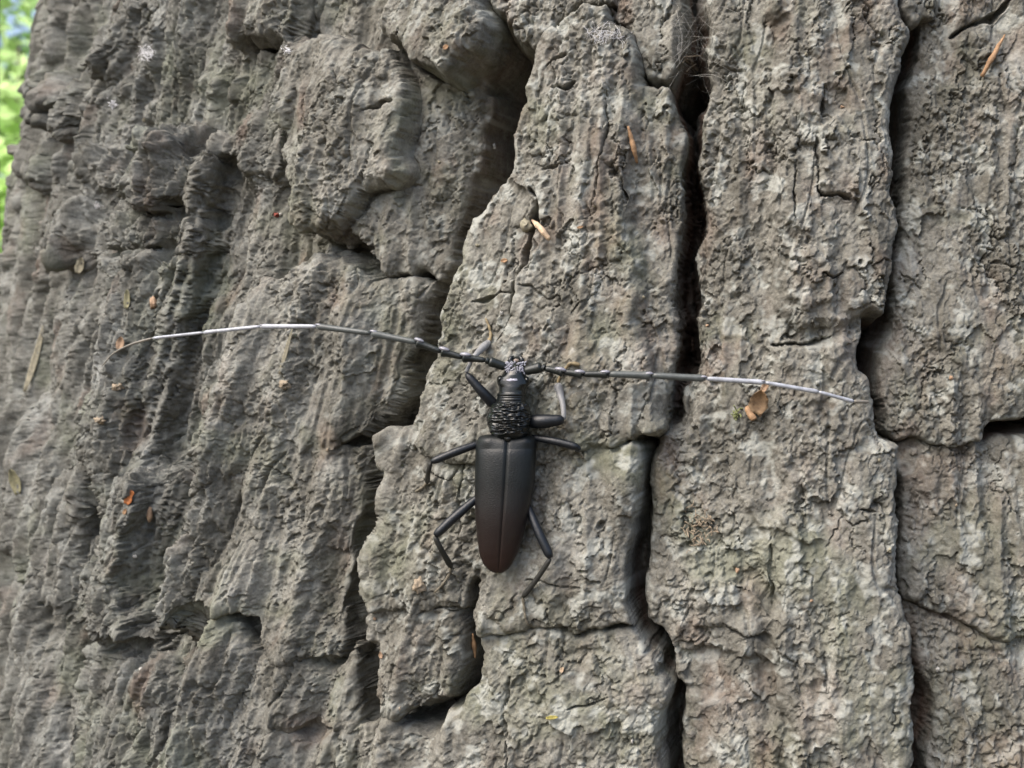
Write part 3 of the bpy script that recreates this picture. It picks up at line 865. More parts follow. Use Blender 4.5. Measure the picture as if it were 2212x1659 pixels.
for i in range(nr - 1):
    for k in range(SD):
        bf.append((i * SD + k, (i + 1) * SD + k, (i + 1) * SD + (k + 1) % SD, i * SD + (k + 1) % SD))
bf.append(tuple(range(SD))); bf.append(tuple(range((nr - 1) * SD, nr * SD))[::-1])
body = bmesh_obj('body', bv, bf, M['pronotum'], beetle)

def blob(name, x, y, w, rx, ry, rw, mat, parent, seed=0, rough=0.0, nu=14, nv=10, rot=0.0):
    vs, fs = [], []
    r = random.Random(seed)
    ph = [r.random() * 50 for _ in range(2)]
    for i in range(nv + 1):
        a = math.pi * i / nv
        for k in range(nu):
            q = 2 * math.pi * k / nu
            dx, dy, dz = math.sin(a) * math.cos(q), math.sin(a) * math.sin(q), math.cos(a)
            f = 1 + rough * float(pn(np.array([dx * 1.7 + ph[0] + dz]), np.array([dy * 1.7 + ph[1] - dz * .6]), 210)[0]) * 1.5
            px, py = rx * dx * f, ry * dy * f
            vs.append(bp(x + px * math.cos(rot) - py * math.sin(rot), y + px * math.sin(rot) + py * math.cos(rot), w + rw * dz * f))
    for i in range(nv):
        for k in range(nu):
            fs.append((i * nu + k, (i + 1) * nu + k, (i + 1) * nu + (k + 1) % nu, i * nu + (k + 1) % nu))
    return bmesh_obj(name, vs, fs, mat, parent)

blob('eye', 1153, 874, 5.1, 7, 9, 1.5, M['pronotum'], body, 1, 0.0, rot=0.4)
blob('eye', 1215, 876, 5.1, 7, 9, 1.5, M['pronotum'], body, 2, 0.0, rot=-0.4)
# silvery pubescence on the forehead: overlapping tufts, and a pale bar behind it
fv, ff = [], []
rr_ = random.Random(31)
for k in range(90):
    x = rr_.uniform(1168, 1209); y = rr_.uniform(836, 858)
    w = 6.35 + 0.5 * (y - 836) / 22 - ((x - 1188) / 26) ** 2 * 1.2
    a = math.atan2(y - 843, x - 1188) + rr_.uniform(-0.5, 0.5)
    L = rr_.uniform(5, 9); wd = rr_.uniform(1.2, 2.2)
    b0 = len(fv)
    for t, g in ((0, 0.5), (0.5, 1.0), (1.0, 0.1)):
        for sg in (-1, 0, 1):
            fv.append(bp(x + math.cos(a) * L * t - math.sin(a) * wd * g * sg, y + math.sin(a) * L * t + math.cos(a) * wd * g * sg, w + 0.35 * (1 - abs(sg)) * g + 0.25 * math.sin(t * 3.1) - 0.2))
    for i in range(2):
        for j in range(2):
            q = b0 + i * 3 + j
            ff.append((q, q + 1, q + 4, q + 3))
bmesh_obj('forehead_hair', fv, ff, M['face'], body)
blob('brow_patch', 1182, 877, 7.15, 15, 4, 0.42, M['face'], body, 5, 0.3)
blob('lip', 1191, 832, 4.9, 7, 5, 0.6, M['lip'], body, 6, 0.2)
limb('mandible', [(1176, 836, 4.2), (1178, 827, 4.2), (1186, 821, 3.8)], [12, 9, 4], M['pronotum'], body, 8, 10)
limb('mandible', [(1205, 836, 4.2), (1203, 827, 4.2), (1195, 821, 3.8)], [12, 9, 4], M['pronotum'], body, 8, 10)

blob('scutellum', 1171, 1009, 7.0, 9, 10, 0.55, M['pronotum'], body, 8, 0.1)
# --- wing cases
EL = [(1002, 1124, 1216), (1004, 1112, 1226), (1008, 1104, 1233), (1016, 1099, 1237), (1030, 1097, 1237), (1060, 1096, 1236), (1100, 1095, 1234), (1125, 1095, 1232), (1154, 1095, 1226), (1196, 1096, 1217),
      (1237, 1100, 1208), (1279, 1106, 1193), (1300, 1114, 1182), (1312, 1124, 1173), (1319, 1134, 1164), (1323, 1144, 1157)]
EY = np.array([e[0] for e in EL], float)
for side in (-1, 1):
    vs, fs = [], []
    yl = np.concatenate([np.arange(1002, 1040, 2.0), np.arange(1040, 1290, 5.0), np.arange(1290, 1324, 2.0)])
    NP_ = 26
    for y in yl:
        sx = np.interp(y, [1002, 1120, 1323], [1171, 1164.5, 1150.5]) - 0.25 * side
        xe = np.interp(y, EY, [e[1] if side < 0 else e[2] for e in EL])
        def soft(xs_, vs_, r_=34.0):
            r_ = min(r_, max(1.0, y - 1002), max(1.0, 1324 - y))
            return float(np.mean(np.interp(np.linspace(y - r_, y + r_, 21), xs_, vs_)))
        ht = soft([1002, 1006, 1014, 1030, 1080, 1200, 1280, 1312, 1323], [1.2, 2.6, 3.7, 4.2, 4.5, 4.0, 2.7, 1.6, 0.6])
        w0 = soft([1002, 1030, 1200, 1323], [3.6, 3.4, 3.0, 2.2])
        for k in range(NP_ + 1):
            f = math.radians(118) * k / NP_
            e = 0.80
            sf = math.sin(f); cf = math.cos(f)
            x = sx + (xe - sx) * abs(sf) ** e
            w = w0 + ht * math.copysign(abs(cf) ** e, cf)
            g = math.exp(-(abs(x - sx) / 1.6) ** 2) * 0.05
            sh = 0.45 * math.exp(-((x - (sx + (xe - sx) * 0.68)) / 14) ** 2 - ((y - 1016) / 14) ** 2)
            vs.append(bp(x, y, w - g + sh))
    n = len(yl)
    for i in range(n - 1):
        for k in range(NP_):
            q = i * (NP_ + 1) + k
            f = (q, q + 1, q + NP_ + 2, q + NP_ + 1)
            fs.append(f if side < 0 else f[::-1])
    el = bmesh_obj('wing_case', vs, fs, M['elytra'], beetle)
    sm = el.modifiers.new('thickness', 'SOLIDIFY'); sm.thickness = 0.00018; sm.offset = -1

# --- antennae: eleven joints each
def antenna(nodes, dias):
    root = None
    for i in range(len(nodes) - 1):
        a, b = nodes[i], nodes[i + 1]
        d0, d1 = dias[i]
        mat = M['ant_dark'] if i < 5 else M['ant_mid'] if i < 7 else M['ant_pale'] if i < 10 else M['ant_tip']
        pts = [a] + (b['via'] if isinstance(b, dict) else []) + [b['p'] if isinstance(b, dict) else b]
        if isinstance(nodes[i], dict): pts[0] = a['p']
        n = max(2, len(pts))
        ds = [d0 + (d1 - d0) * (k / (n - 1)) ** 1.3 for k in range(n)]
        if len(pts) == 2 and i > 1:
            m_ = [(pts[0][j] * 0.35 + pts[1][j] * 0.65) for j in range(3)]
            pts = [pts[0], m_, pts[1]]; ds = [d0, d0 + (d1 - d0) * 0.30, d1]
        o = limb('antenna' if root is None else 'antenna_joint', pts, ds, mat, root if root else beetle, 16, 12)
        if root is None: root = o
        if 1 < i < 8:                        # swollen end of the joint, its highlight painted as a pale spot
            q = pts[-1]
            an = math.atan2(q[1] - pts[0][1], q[0] - pts[0][0])
            blob('joint_glint', q[0] - 0.25 * d1 * math.cos(an), q[1] - d1 * 0.22, q[2] + d1 * 0.018, d1 * 0.50, d1 * 0.20, d1 * 0.030, M['node'], root, i, rot=an)
    return root
def aw(x, y, w, c=1.6): return max(w, sw(x, y) + c)
LA = [(1166, 846), (1127, 833), (1120, 831), (1067, 824), (1018, 811), (961, 790), (857, 769), (731, 753), (601, 753), (470, 767), (352, 780), (235, 845)]
LW = [5.3, 6.4, 6.5, 6.8, 7.0, 7.0, 6.0, 4.0, 1.0, -3.0, -7.0, -12.0]
L3 = [(x, y, aw(x, y, w)) for (x, y), w in zip(LA, LW)]
L3[-1] = {'p': L3[-1], 'via': [(304, 794, aw(304, 794, -9)), (262, 815, aw(262, 815, -10.5))]}
antenna(L3, [(20, 24), (16, 17), (13, 28), (14, 27), (14, 25), (14, 20), (13, 17), (11, 13), (9, 11), (7.5, 8), (7, 2.6)])
RAN = [(1210, 856), (1250, 847), (1257, 850), (1300, 858), (1344, 863), (1402, 863), (1502, 866), (1627, 873), (1763, 882), (1888, 904), (1969, 926), (2003, 927)]
RW = [5.3, 6.4, 6.5, 6.8, 7.0, 7.0, 7.0, 7.0, 7.0, 6.0, 4.5, 3.0]
antenna([(x, y, aw(x, y, w)) for (x, y), w in zip(RAN, RW)], [(21, 26), (18, 18), (14, 28), (14, 26), (14, 24), (15, 21), (15, 18), (11, 13), (9.5, 11), (8.5, 9.5), (9, 7)])

# --- legs: thigh (the part itself), shin and foot below it
def leg(thigh, td, shin, sd, foot, fd, smat, fmat):
    o = limb('leg', thigh, td, M['legm'], beetle, 18, 16)
    s_ = limb('shin', shin, sd, smat, o, 16, 12)
    # foot: a row of small pads that ends on the bark
    c = cat_rom(foot, 4 * (len(foot) - 1))
    P, R = [], []
    for k in range(25):
        t = k / 24 * (len(c) - 1); i = min(int(t), len(c) - 2); f = t - i
        q = c[i] * (1 - f) + c[i + 1] * f
        P.append(bp(q[0], q[1], q[2]))
        R.append((fd[0] + (fd[1] - fd[0]) * k / 24) * 0.5 * 0.0955 * (0.72 + 0.42 * abs(math.sin(k / 24 * math.pi * 4))))
    vs, fs = tube_mesh(P, R, 10)
    bmesh_obj('foot', vs, fs, fmat, o)
    return o
def g(x, y, up=0.5): return (x, y, sw(x, y) + up)
leg([(1140, 934, 3.2), (1112, 904, 5.0), (1076, 862, 5.4)], [24, 21, 15], [(1075, 859, 5.4), (1084, 840, 4.2), (1098, 818, 3.0), g(1127, 789, 1.0)], [9, 9, 12, 19], [g(1127, 789, .9), g(1132, 774), g(1128, 753), g(1120, 734)], (9, 5), M['tibia_pale'], M['foot'])
leg([(1212, 972, 3.4), (1250, 972, 5.0), (1301, 968, 5.2)], [24, 29, 20], [(1301, 968, 5.2), (1299, 938, 4.5), (1293, 912, 3.5), g(1286, 886, 1.0)], [11, 11, 14, 22], [g(1286, 886, .9), g(1292, 868), g(1308, 846), g(1318, 838), g(1338, 842)], (7, 9), M['tibia_pale'], M['foot'])
leg([(1108, 1022, 3.0), (1050, 1043, 4.5), (994, 1066, 5.0)], [15, 17, 15], [(993, 1067, 5.0), (988, 1090, 3.0), g(985, 1113, .9)], [10, 10, 12], [g(985, 1113, .6), g(975, 1124), g(958, 1134)], (8, 6), M['tibia_dull'], M['foot_dull'])
leg([(1222, 1008, 3.0), (1280, 1018, 4.4), (1335, 1032, 5.0)], [13, 16, 16], [(1334, 1033, 5.0), (1333, 1037, 2.8), g(1331, 1040, .6)], [12, 11, 11], [g(1331, 1040, .6), g(1340, 1048), g(1346, 1058)], (8, 5), M['legm'], M['foot_dull'])
leg([(1106, 1144, 2.8), (1050, 1192, 4.4), (1003, 1236, 5.0)], [15, 19, 18], [(1003, 1238, 5.0), (1020, 1272, 3.0), g(1041, 1308, .9)], [11, 11, 14], [g(1041, 1308, .7), g(1036, 1325), g(1020, 1349), g(1002, 1367)], (8, 5), M['tibia_dull'], M['foot_dull'])
leg([(1214, 1160, 2.8), (1242, 1226, 4.4), (1270, 1287, 5.0)], [15, 19, 19], [(1269, 1289, 5.0), (1240, 1333, 3.0), g(1206, 1377, .9)], [11, 11, 13], [g(1206, 1377, .7), g(1209, 1400), g(1212, 1424), g(1219, 1442)], (7, 5), M['tibia_dull'], M['foot_dull'])
# ------------------------------------------------------------------ bits caught on the bark
def dm(name, col, rough=0.7, var=0.3, trans=0.0):
    return simple_mat(name, col, rough, 0.3, var, 900, 0.5, 1800)
M['straw'] = dm('straw', (0.31, 0.19, 0.105))
M['straw_pale'] = dm('pale_straw', (0.50, 0.37, 0.25))
M['rust'] = dm('rust_chip', (0.33, 0.12, 0.04))
M['tan'] = dm('tan_seed', (0.34, 0.23, 0.15))
M['brown'] = dm('brown_scale', (0.30, 0.17, 0.08))
M['papery'] = dm('papery_scale', (0.30, 0.20, 0.115))
M['grey_leaf'] = dm('dry_grey_leaf', (0.24, 0.22, 0.16))
M['olive'] = dm('olive_leaf', (0.23, 0.215, 0.13))
M['moss'] = dm('moss', (0.19, 0.21, 0.09))
M['yellow'] = dm('yellow_scale', (0.42, 0.36, 0.10))
M['silk'] = dm('silk', (0.72, 0.72, 0.74), 0.5, 0.15)
M['silk_dull'] = dm('dusty_silk', (0.40, 0.39, 0.36), 0.7, 0.15)
M['red'] = dm('red_chip', (0.22, 0.05, 0.035))
M['frass'] = dm('frass', (0.29, 0.235, 0.17))

def thing_mesh(name, verts, faces, mat, label, cat, group=None, smooth=True):
    c = np.mean(np.array(verts, float), axis=0)
    o = mesh_obj(name, [(np.array(v) - c) * MM for v in verts], faces, mat, None, smooth)
    o.location = tuple(c * MM)
    return tag(o, label, cat, group)

def scale_bit(name, x, y, ln, wd, ang, mat, label, cat, curl=0.25, lift=0.5, tilt=0.0, seed=0, thick=0.18, group=None, pointed=True):
    """a curled flake lying on the bark: length and width in photograph pixels, ang in degrees from right, anticlockwise"""
    r = random.Random(seed + 77)
    b = surf(x * K, y * K, lift)
    sc = 0.1 * (b[1] - CAMY) / 300.0
    a = math.radians(ang)
    ax = np.array([math.cos(a), -math.sin(tilt) , math.sin(a)]); ax /= np.linalg.norm(ax)
    nn = np.array([-0.1, -1.0, 0.1]); nn -= ax * (ax @ nn); nn /= np.linalg.norm(nn)
    sd = np.cross(ax, nn)
    NU, NVv = 9, 5
    L, Wd = ln * sc, wd * sc
    vs, fs = [], []
    for lay in (0, 1):
        for i in range(NU):
            t = i / (NU - 1)
            w = (math.sin(math.pi * (0.10 + 0.86 * t)) ** 0.7 if pointed else (0.85 + 0.15 * math.sin(t * 9 + seed)) * (1 if 0.06 < t < 0.94 else 0.75))
            w *= 1 + r.uniform(-0.12, 0.12)
            for j in range(NVv):
                s_ = j / (NVv - 1) * 2 - 1
                p = b + ax * L * (t - 0.5) + sd * Wd * 0.5 * w * s_ + nn * (curl * Wd * (s_ * s_) * 0.6 + curl * L * 0.25 * (2 * t - 1) ** 2 + r.uniform(-.03, .03) * Wd) - nn * (thick * lay)
                vs.append(p)
    n0 = NU * NVv
    for i in range(NU - 1):
        for j in range(NVv - 1):
            q = i * NVv + j
            fs.append((q, q + 1, q + NVv + 1, q + NVv)); fs.append((n0 + q, n0 + q + NVv, n0 + q + NVv + 1, n0 + q + 1))
    rim = [i * NVv for i in range(NU)] + [(NU - 1) * NVv + j for j in range(1, NVv)] + [i * NVv + NVv - 1 for i in range(NU - 2, -1, -1)] + list(range(NVv - 2, 0, -1))
    for k in range(len(rim)):
        p, q = rim[k], rim[(k + 1) % len(rim)]
        fs.append((p, q, n0 + q, n0 + p))
    return thing_mesh(name, vs, fs, mat, label, cat, group)

def stick(name, pts, dias, mat, label, cat, lifts=None, sides=7, group=None, n=14):
    P = [surf(x * K, y * K, 0.3 + (lifts[i] if lifts else 0)) for i, (x, y) in enumerate(pts)]
    c = cat_rom([list(p) + [d] for p, d in zip(P, dias)], n)
    r = random.Random(int(pts[0][0]))
    pp = [q[:3] + np.array([r.uniform(-.06, .06) for _ in range(3)]) for q in c]
    vs, fs = tube_mesh(pp, [max(.03, q[3] * 0.05 * (q[1] - CAMY) / 300.0 * r.uniform(.85, 1.15)) for q in c], sides)
    return thing_mesh(name, vs, fs, mat, label, cat, group)

def lump(name, x, y, rx, ry, mat, label, cat, seed=0, lift=0.0, rough=0.5, depth=None, group=None):
    c = surf(x * K, y * K, lift)
    sc = 0.1 * (c[1] - CAMY) / 300.0
    vs, fs = [], []
    nu, nv = 14, 9
    for i in range(nv + 1):
        a = math.pi * i / nv
        for k in range(nu):
            q = 2 * math.pi * k / nu
            dx, dy, dz = math.sin(a) * math.cos(q), math.cos(a), math.sin(a) * math.sin(q)
            f = 1 + rough * 1.5 * float(pn(np.array([dx * 2 + seed * 3.7 + dy]), np.array([dz * 2 + dy + seed]), 215)[0])
            vs.append(c + np.array([rx * sc * dx * f, -(depth or (rx + ry) / 2) * sc * dy * f, ry * sc * dz * f]))
    for i in range(nv):
        for k in range(nu):
            fs.append((i * nu + k, (i + 1) * nu + k, (i + 1) * nu + (k + 1) % nu, i * nu + (k + 1) % nu))
    return thing_mesh(name, vs, fs, mat, label, cat, group)

def tangle(name, x, y, rx, ry, n, dia, mat, label, cat, seed, lift=0.8, ln=0.8):
    r = random.Random(seed)
    vs, fs = [], []
    for k in range(n):
        cx_, cy_ = x + r.gauss(0, rx * .45), y + r.gauss(0, ry * .45)
        a = r.random() * 6.28; L = r.uniform(.4, 1) * ln * max(rx, ry)
        pts = []
        for t in (-.5, 0, .5):
            px = cx_ + math.cos(a) * L * t + r.uniform(-.2, .2) * rx * ln; py = cy_ + math.sin(a) * L * t + r.uniform(-.2, .2) * ry * ln
            pts.append(surf(px * K, py * K, r.uniform(0.1, lift * 2), 2))
        v, f = tube_mesh(cat_rom(pts, 6), [dia * 0.05 * r.uniform(.6, 1.2)] * 7, 5)
        b = len(vs); vs += v; fs += [tuple(i + b for i in q) for q in f]
    return thing_mesh(name, vs, fs, mat, label, cat)

# brown bud scale behind the right antenna with a rolled stub below
scale_bit('bud_scale', 1750, 925, 60, 42, 80, M['papery'], 'curled brown papery bud scale under the right antenna', 'bud scale', 0.55, 1.6, 0.3, 1)
scale_bit('bud_scale', 1764, 893, 26, 16, 60, M['tan'], 'small tan scale tip showing above the right antenna', 'bud scale', 0.4, 1.2, 0.2, 2)
stick('twig_stub', [(1724, 942), (1730, 955), (1740, 968)], [14, 15, 16], M['straw'], 'short pinkish tan rolled stub below the papery bud scale', 'stub', [1.2, 1.6, 2.0], 10)
tangle('moss_tuft', 1698, 957, 13, 16, 16, 3.5, M['moss'], 'tiny yellow-green moss tuft beside the papery bud scale', 'moss', 3)
# splinters and straws
stick('wood_splinter', [(1228, 508), (1246, 526), (1267, 552)], [6, 15, 11], M['straw_pale'], 'pale split wood splinter wedged in the groove above the beetle', 'splinter', [0.6, 1.2, 1.6])
lump('bark_crumb', 1214, 520, 14, 13, M['grey_leaf'], 'grey-brown bark crumb beside the pale wood splinter', 'crumb', 4, 0.4)
stick('straw', [(1449, 290), (1456, 318), (1464, 352), (1470, 376)], [4, 11, 12, 5], M['straw'], 'flat tan straw stuck upright on the central ridge edge', 'straw', [0.6, .8, .8, .6])
stick('twig', [(2318, 80), (2302, 108), (2285, 140), (2264, 176)], [4, 9, 13, 9], M['straw'], 'orange-brown twig resting on the flat bark right of the crevice', 'twig', [0.3, .8, 1.2, 1.0])
stick('straw', [(1090, 1462), (1094, 1490), (1096, 1518)], [4, 11, 4], M['straw'], 'tan straw lodged in the dark crack below the beetle', 'straw', [1.5, 2.0, 1.5])
# chips and seeds
scale_bit('wood_chip', 299, 1147, 34, 19, 66, M['rust'], 'bright rust-orange wood chip on the left ridge beside the hollow', 'chip', 0.3, 0.7, 0.1, 5, pointed=False)
lump('seed', 345, 1187, 7, 18, M['tan'], 'slim tan seed just below the rust-orange wood chip', 'seed', 6, 0.4, 0.12, 7)
scale_bit('wood_chip', 288, 1180, 14, 9, 70, M['straw'], 'tiny pale orange chip left of the slim tan seed', 'chip', 0.3, 0.5, 0, 7)
lump('red_crumb', 638, 496, 6, 5, M['red'], 'tiny dark red crumb in the recess left of the upper slab', 'crumb', 8, 0.3)
lump('white_fleck', 647, 494, 3, 3, M['silk_dull'], 'tiny white fleck touching the dark red crumb', 'fleck', 9, 0.4)
scale_bit('wood_chip', 1028, 109, 14, 11, 30, M['straw'], 'tiny orange chip on the topmost protruding slab', 'chip', 0.3, 0.5, 0, 10)
scale_bit('wood_chip', 1163, 601, 16, 10, 10, M['straw'], 'tiny orange chip on the rim left of the groove', 'chip', 0.3, 0.5, 0, 11)
scale_bit('wood_chip', 1338, 524, 15, 6, 10, M['straw'], 'sliver of orange chip in the middle of the central ridge', 'chip', 0.3, 0.5, 0, 12)
scale_bit('wood_chip', 1296, 1545, 14, 9, 70, M['straw_pale'], 'pale orange chip on the lowest central plate', 'chip', 0.3, 0.5, 0, 13)
scale_bit('yellow_scale', 1273, 1655, 28, 9, 5, M['yellow'], 'thin yellow scale lying across the lowest central plate', 'scale', 0.2, 0.6, 0, 14)
scale_bit('wood_chip', 878, 1511, 16, 9, 100, M['tan'], 'small pinkish chip on the left rim of the lower plate', 'chip', 0.3, 0.5, 0, 15)
lump('frass_crumb', 966, 1352, 15, 17, M['frass'], 'pale orange crumb of frass beside the hind foot', 'frass', 16, 0.4, 0.45)
lump('resin_crumb', 355, 699, 9, 13, M['tan'], 'orange-brown crumb on the left ridge above the antenna', 'crumb', 17, 0.4)
scale_bit('bud_scale', 279, 792, 30, 20, 80, M['tan'], 'pinkish tan bud scale under the curled antenna tip', 'bud scale', 0.4, 0.8, 0, 18)
lump('frass_crumb', 655, 888, 12, 10, M['frass'], 'yellowish frass crumb on the broad face below the left antenna', 'frass', 19, 0.3, 0.8)
lump('frass_crumb', 232, 970, 10, 8, M['frass'], 'orange frass crumb at the left ridge foot', 'frass', 20, 0.3, 0.8)
lump('frass_crumb', 272, 893, 14, 8, M['frass'], 'tan frass crumb on the left ridge below the antenna tip', 'frass', 21, 0.3, 0.8)
tangle('frass_heap', 1612, 1215, 40, 54, 70, 2.6, M['frass'], 'loose heap of pale chewed frass fibres on the right ridge', 'frass', 22, 0.5, 0.35)
# dry leaves
scale_bit('dry_leaf', 192, 487, 70, 26, 125, M['grey_leaf'], 'folded dry grey leaf sticking out above the left ridge', 'leaf', 0.7, 2.5, 0.7, 23)
scale_bit('leaf_strip', 82, 825, 165, 16, 74, M['grey_leaf'], 'long narrow dry grey leaf strip hanging on the far left bark', 'leaf', 0.15, 0.9, 0.0, 24)
scale_bit('dry_leaf', 186, 612, 38, 22, 70, M['grey_leaf'], 'small pointed grey leaf scrap over the channel of the left bark', 'leaf', 0.3, 0.9, 0.2, 25)
scale_bit('dry_leaf', 36, 1110, 60, 26, 105, M['olive'], 'yellow-olive leaf scrap on the far left ridge', 'leaf', 0.3, 0.9, 0.1, 26)
scale_bit('dry_leaf', 294, 690, 44, 16, 85, M['olive'], 'pale olive leaf scrap at the edge of the left ridge', 'leaf', 0.3, 0.9, 0.1, 27)
scale_bit('leaf_strip', 660, 810, 110, 9, 74, M['grey_leaf'], 'thin dry grass strip on the broad face below the antenna', 'leaf', 0.1, 0.6, 0, 28)
# spider silk
tangle('silk_tuft', 262, 238, 11, 11, 46, 1.6, M['silk'], 'bright white silk tuft on the left bark', 'silk', 29)
tangle('silk_tuft', 338, 122, 22, 18, 60, 1.1, M['silk'], 'loose ring of whitish silk on the upper left bark', 'silk', 30, 1.2)
tangle('silk_tuft', 178, 76, 12, 12, 34, 1.1, M['silk'], 'small white silk tuft near the top of the trunk edge', 'silk', 31)
tangle('silk_tuft', 662, 115, 13, 8, 30, 1.2, M['silk'], 'small white silk tuft under the upper slab corner', 'silk', 32)
tangle('silk_tuft', 1392, 82, 48, 20, 60, 0.5, M['silk'], 'thin white silk film across the top of the central ridge', 'silk', 33)
tangle('silk_tuft', 225, 474, 10, 8, 26, 1.2, M['silk'], 'tiny white silk tuft beside the folded dry leaf', 'silk', 34)
tangle('spider_web', 1610, 110, 60, 110, 60, 0.45, M['silk_dull'], 'torn dusty spider web in the top of the right crevice', 'web', 35, 4.0, 1.1)
tangle('spider_web', 75, 585, 50, 34, 60, 0.45, M['silk_dull'], 'dusty spider web film on the far left bark', 'web', 36, 1.6, 1.2)
tangle('root_fibre', 1592, 150, 30, 34, 7, 4.0, M['frass'], 'tan shredded bark fibres caught in the spider web', 'fibres', 37, 2.0, 1.4)
# scattered crumbs too small to tell apart other than by place
r_ = random.Random(99)
for k in range(24):
    x, y = r_.uniform(120, 2330), r_.uniform(30, 1750)
    if 930 < x < 1360 and 800 < y < 1400: continue
    mt = r_.choice(['frass', 'grey_leaf', 'silk_dull', 'tan', 'silk_dull'])
    lump('bark_crumb', x, y, r_.uniform(2.5, 5), r_.uniform(2.5, 6), M[mt], 'tiny pale crumb caught in the rough bark', 'crumb', 100 + k, 0.15, 0.6, None, 'tiny crumbs on the bark')
# ------------------------------------------------------------------ the wood around
def leaf_material(name, col, tcol):
    m, nt, bs = new_mat(name)
    out = nt.nodes['Material Output']
    oi = node(nt, 'ShaderNodeNewGeometry')
    n = noise_node(nt, oi.outputs['Position'], 1.7, 3, 0.6)
    r = ramp(nt, n.outputs[0], [(0.3, tuple(c * 0.7 for c in col)), (0.7, tuple(c * 1.3 for c in col))])
    nt.links.new(r.outputs[0], bs.inputs['Base Color'])
    bs.inputs['Roughness'].default_value = 0.45
    tr = node(nt, 'ShaderNodeBsdfTranslucent')
    tr.inputs[0].default_value = (*tcol, 1)
    mx = node(nt, 'ShaderNodeMixShader'); mx.inputs[0].default_value = 0.8
    nt.links.new(bs.outputs[0], mx.inputs[1]); nt.links.new(tr.outputs[0], mx.inputs[2])
    nt.links.new(mx.outputs[0], out.inputs[0])
    return m
M['leaf'] = leaf_material('leaf', (0.12, 0.17, 0.06), (0.78, 0.97, 0.52))
M['wood'] = simple_mat('far_bark', (0.11, 0.095, 0.075), 0.9, 0.2, 0.35, 30, 0.5, 60)

def ground_material():
    m, nt, bs = new_mat('leaf_litter')
    pos = node(nt, 'ShaderNodeNewGeometry').outputs['Position']
    n1 = noise_node(nt, pos, 6, 6, 0.65); n2 = noise_node(nt, pos, 45, 5, 0.6)
    r = ramp(nt, n1.outputs[0], [(0.3, (0.05, 0.038, 0.024)), (0.55, (0.10, 0.078, 0.05)), (0.75, (0.07, 0.085, 0.035))])
    r2 = ramp(nt, n2.outputs[0], [(0.3, g3(0.6)), (0.7, g3(1.35))])
    nt.links.new(mix(nt, 1.0, r.outputs[0], r2.outputs[0], 'MULTIPLY'), bs.inputs['Base Color'])
    bs.inputs['Roughness'].default_value = 0.95
    bp = node(nt, 'ShaderNodeBump'); bp.inputs['Distance'].default_value = 0.02
    nt.links.new(n2.outputs[0], bp.inputs['Height']); nt.links.new(bp.outputs[0], bs.inputs['Normal'])
    return m
gx = np.concatenate([-np.geomspace(0.4, 260, 26)[::-1], [0], np.geomspace(0.4, 260, 26)])
GX, GY = np.meshgrid(gx, gx)
GZ = 0.06 * fbm(GX / 1.3, GY / 1.3, 3, 140) * sstep(0.3, 1.5, np.hypot(GX, GY - 0.3)) + 0.01
gv = np.stack([GX, GY, GZ], 2).reshape(-1, 3)
ng = len(gx)
gf = [(i * ng + j, i * ng + j + 1, (i + 1) * ng + j + 1, (i + 1) * ng + j) for i in range(ng - 1) for j in range(ng - 1)]
tag(mesh_obj('ground', gv, gf, ground_material()), kind='structure')

def crown_mesh(name, seed, n, rx, rz, leaf, lumps=16):
    r = random.Random(seed)
    cs = []
    for k in range(lumps):
        a = r.random() * 6.283; q = r.random() ** 0.5; zz_ = r.uniform(-1, 1)
        w = math.sqrt(1 - zz_ * zz_ * 0.9)
        cs.append((rx * q * w * math.cos(a), rx * q * w * math.sin(a), rz * zz_, r.uniform(0.28, 0.5) * rx))
    vs, fs = [], []
    for k in range(n):
        c = r.choice(cs)
        v = Vector((r.gauss(0, 1), r.gauss(0, 1), r.gauss(0, 0.8)))
        v = v.normalized() * c[3] * (r.random() ** 0.45)
        p = Vector(c[:3]) + v
        ax = Vector((r.gauss(0, 1), r.gauss(0, 1), r.gauss(0, 0.5))).normalized()
        nn = Vector((r.gauss(0, 0.7), r.gauss(0, 0.7), 1)).normalized()
        sd = ax.cross(nn)
        if sd.length < 0.1: continue
        sd.normalize()
        L = leaf * r.uniform(0.7, 1.25); w = L * 0.32
        b = len(vs)
        vs += [p, p + ax * L * 0.45 + sd * w + nn * L * 0.06, p + ax * L - nn * L * 0.08, p + ax * L * 0.45 - sd * w + nn * L * 0.06]
        fs += [(b, b + 1, b + 2), (b, b + 2, b + 3)]
    me = bpy.data.meshes.new(name)
    me.from_pydata([tuple(v) for v in vs], [], fs)
    me.materials.append(M['leaf'])
    return me
crowns = [crown_mesh('crown', 5, 9000, 1.5, 1.7, 0.10), crown_mesh('crown', 6, 9000, 1.7, 1.4, 0.10)]
low_crown = crown_mesh('foliage', 9, 2200, 0.8, 0.75, 0.08, 12)

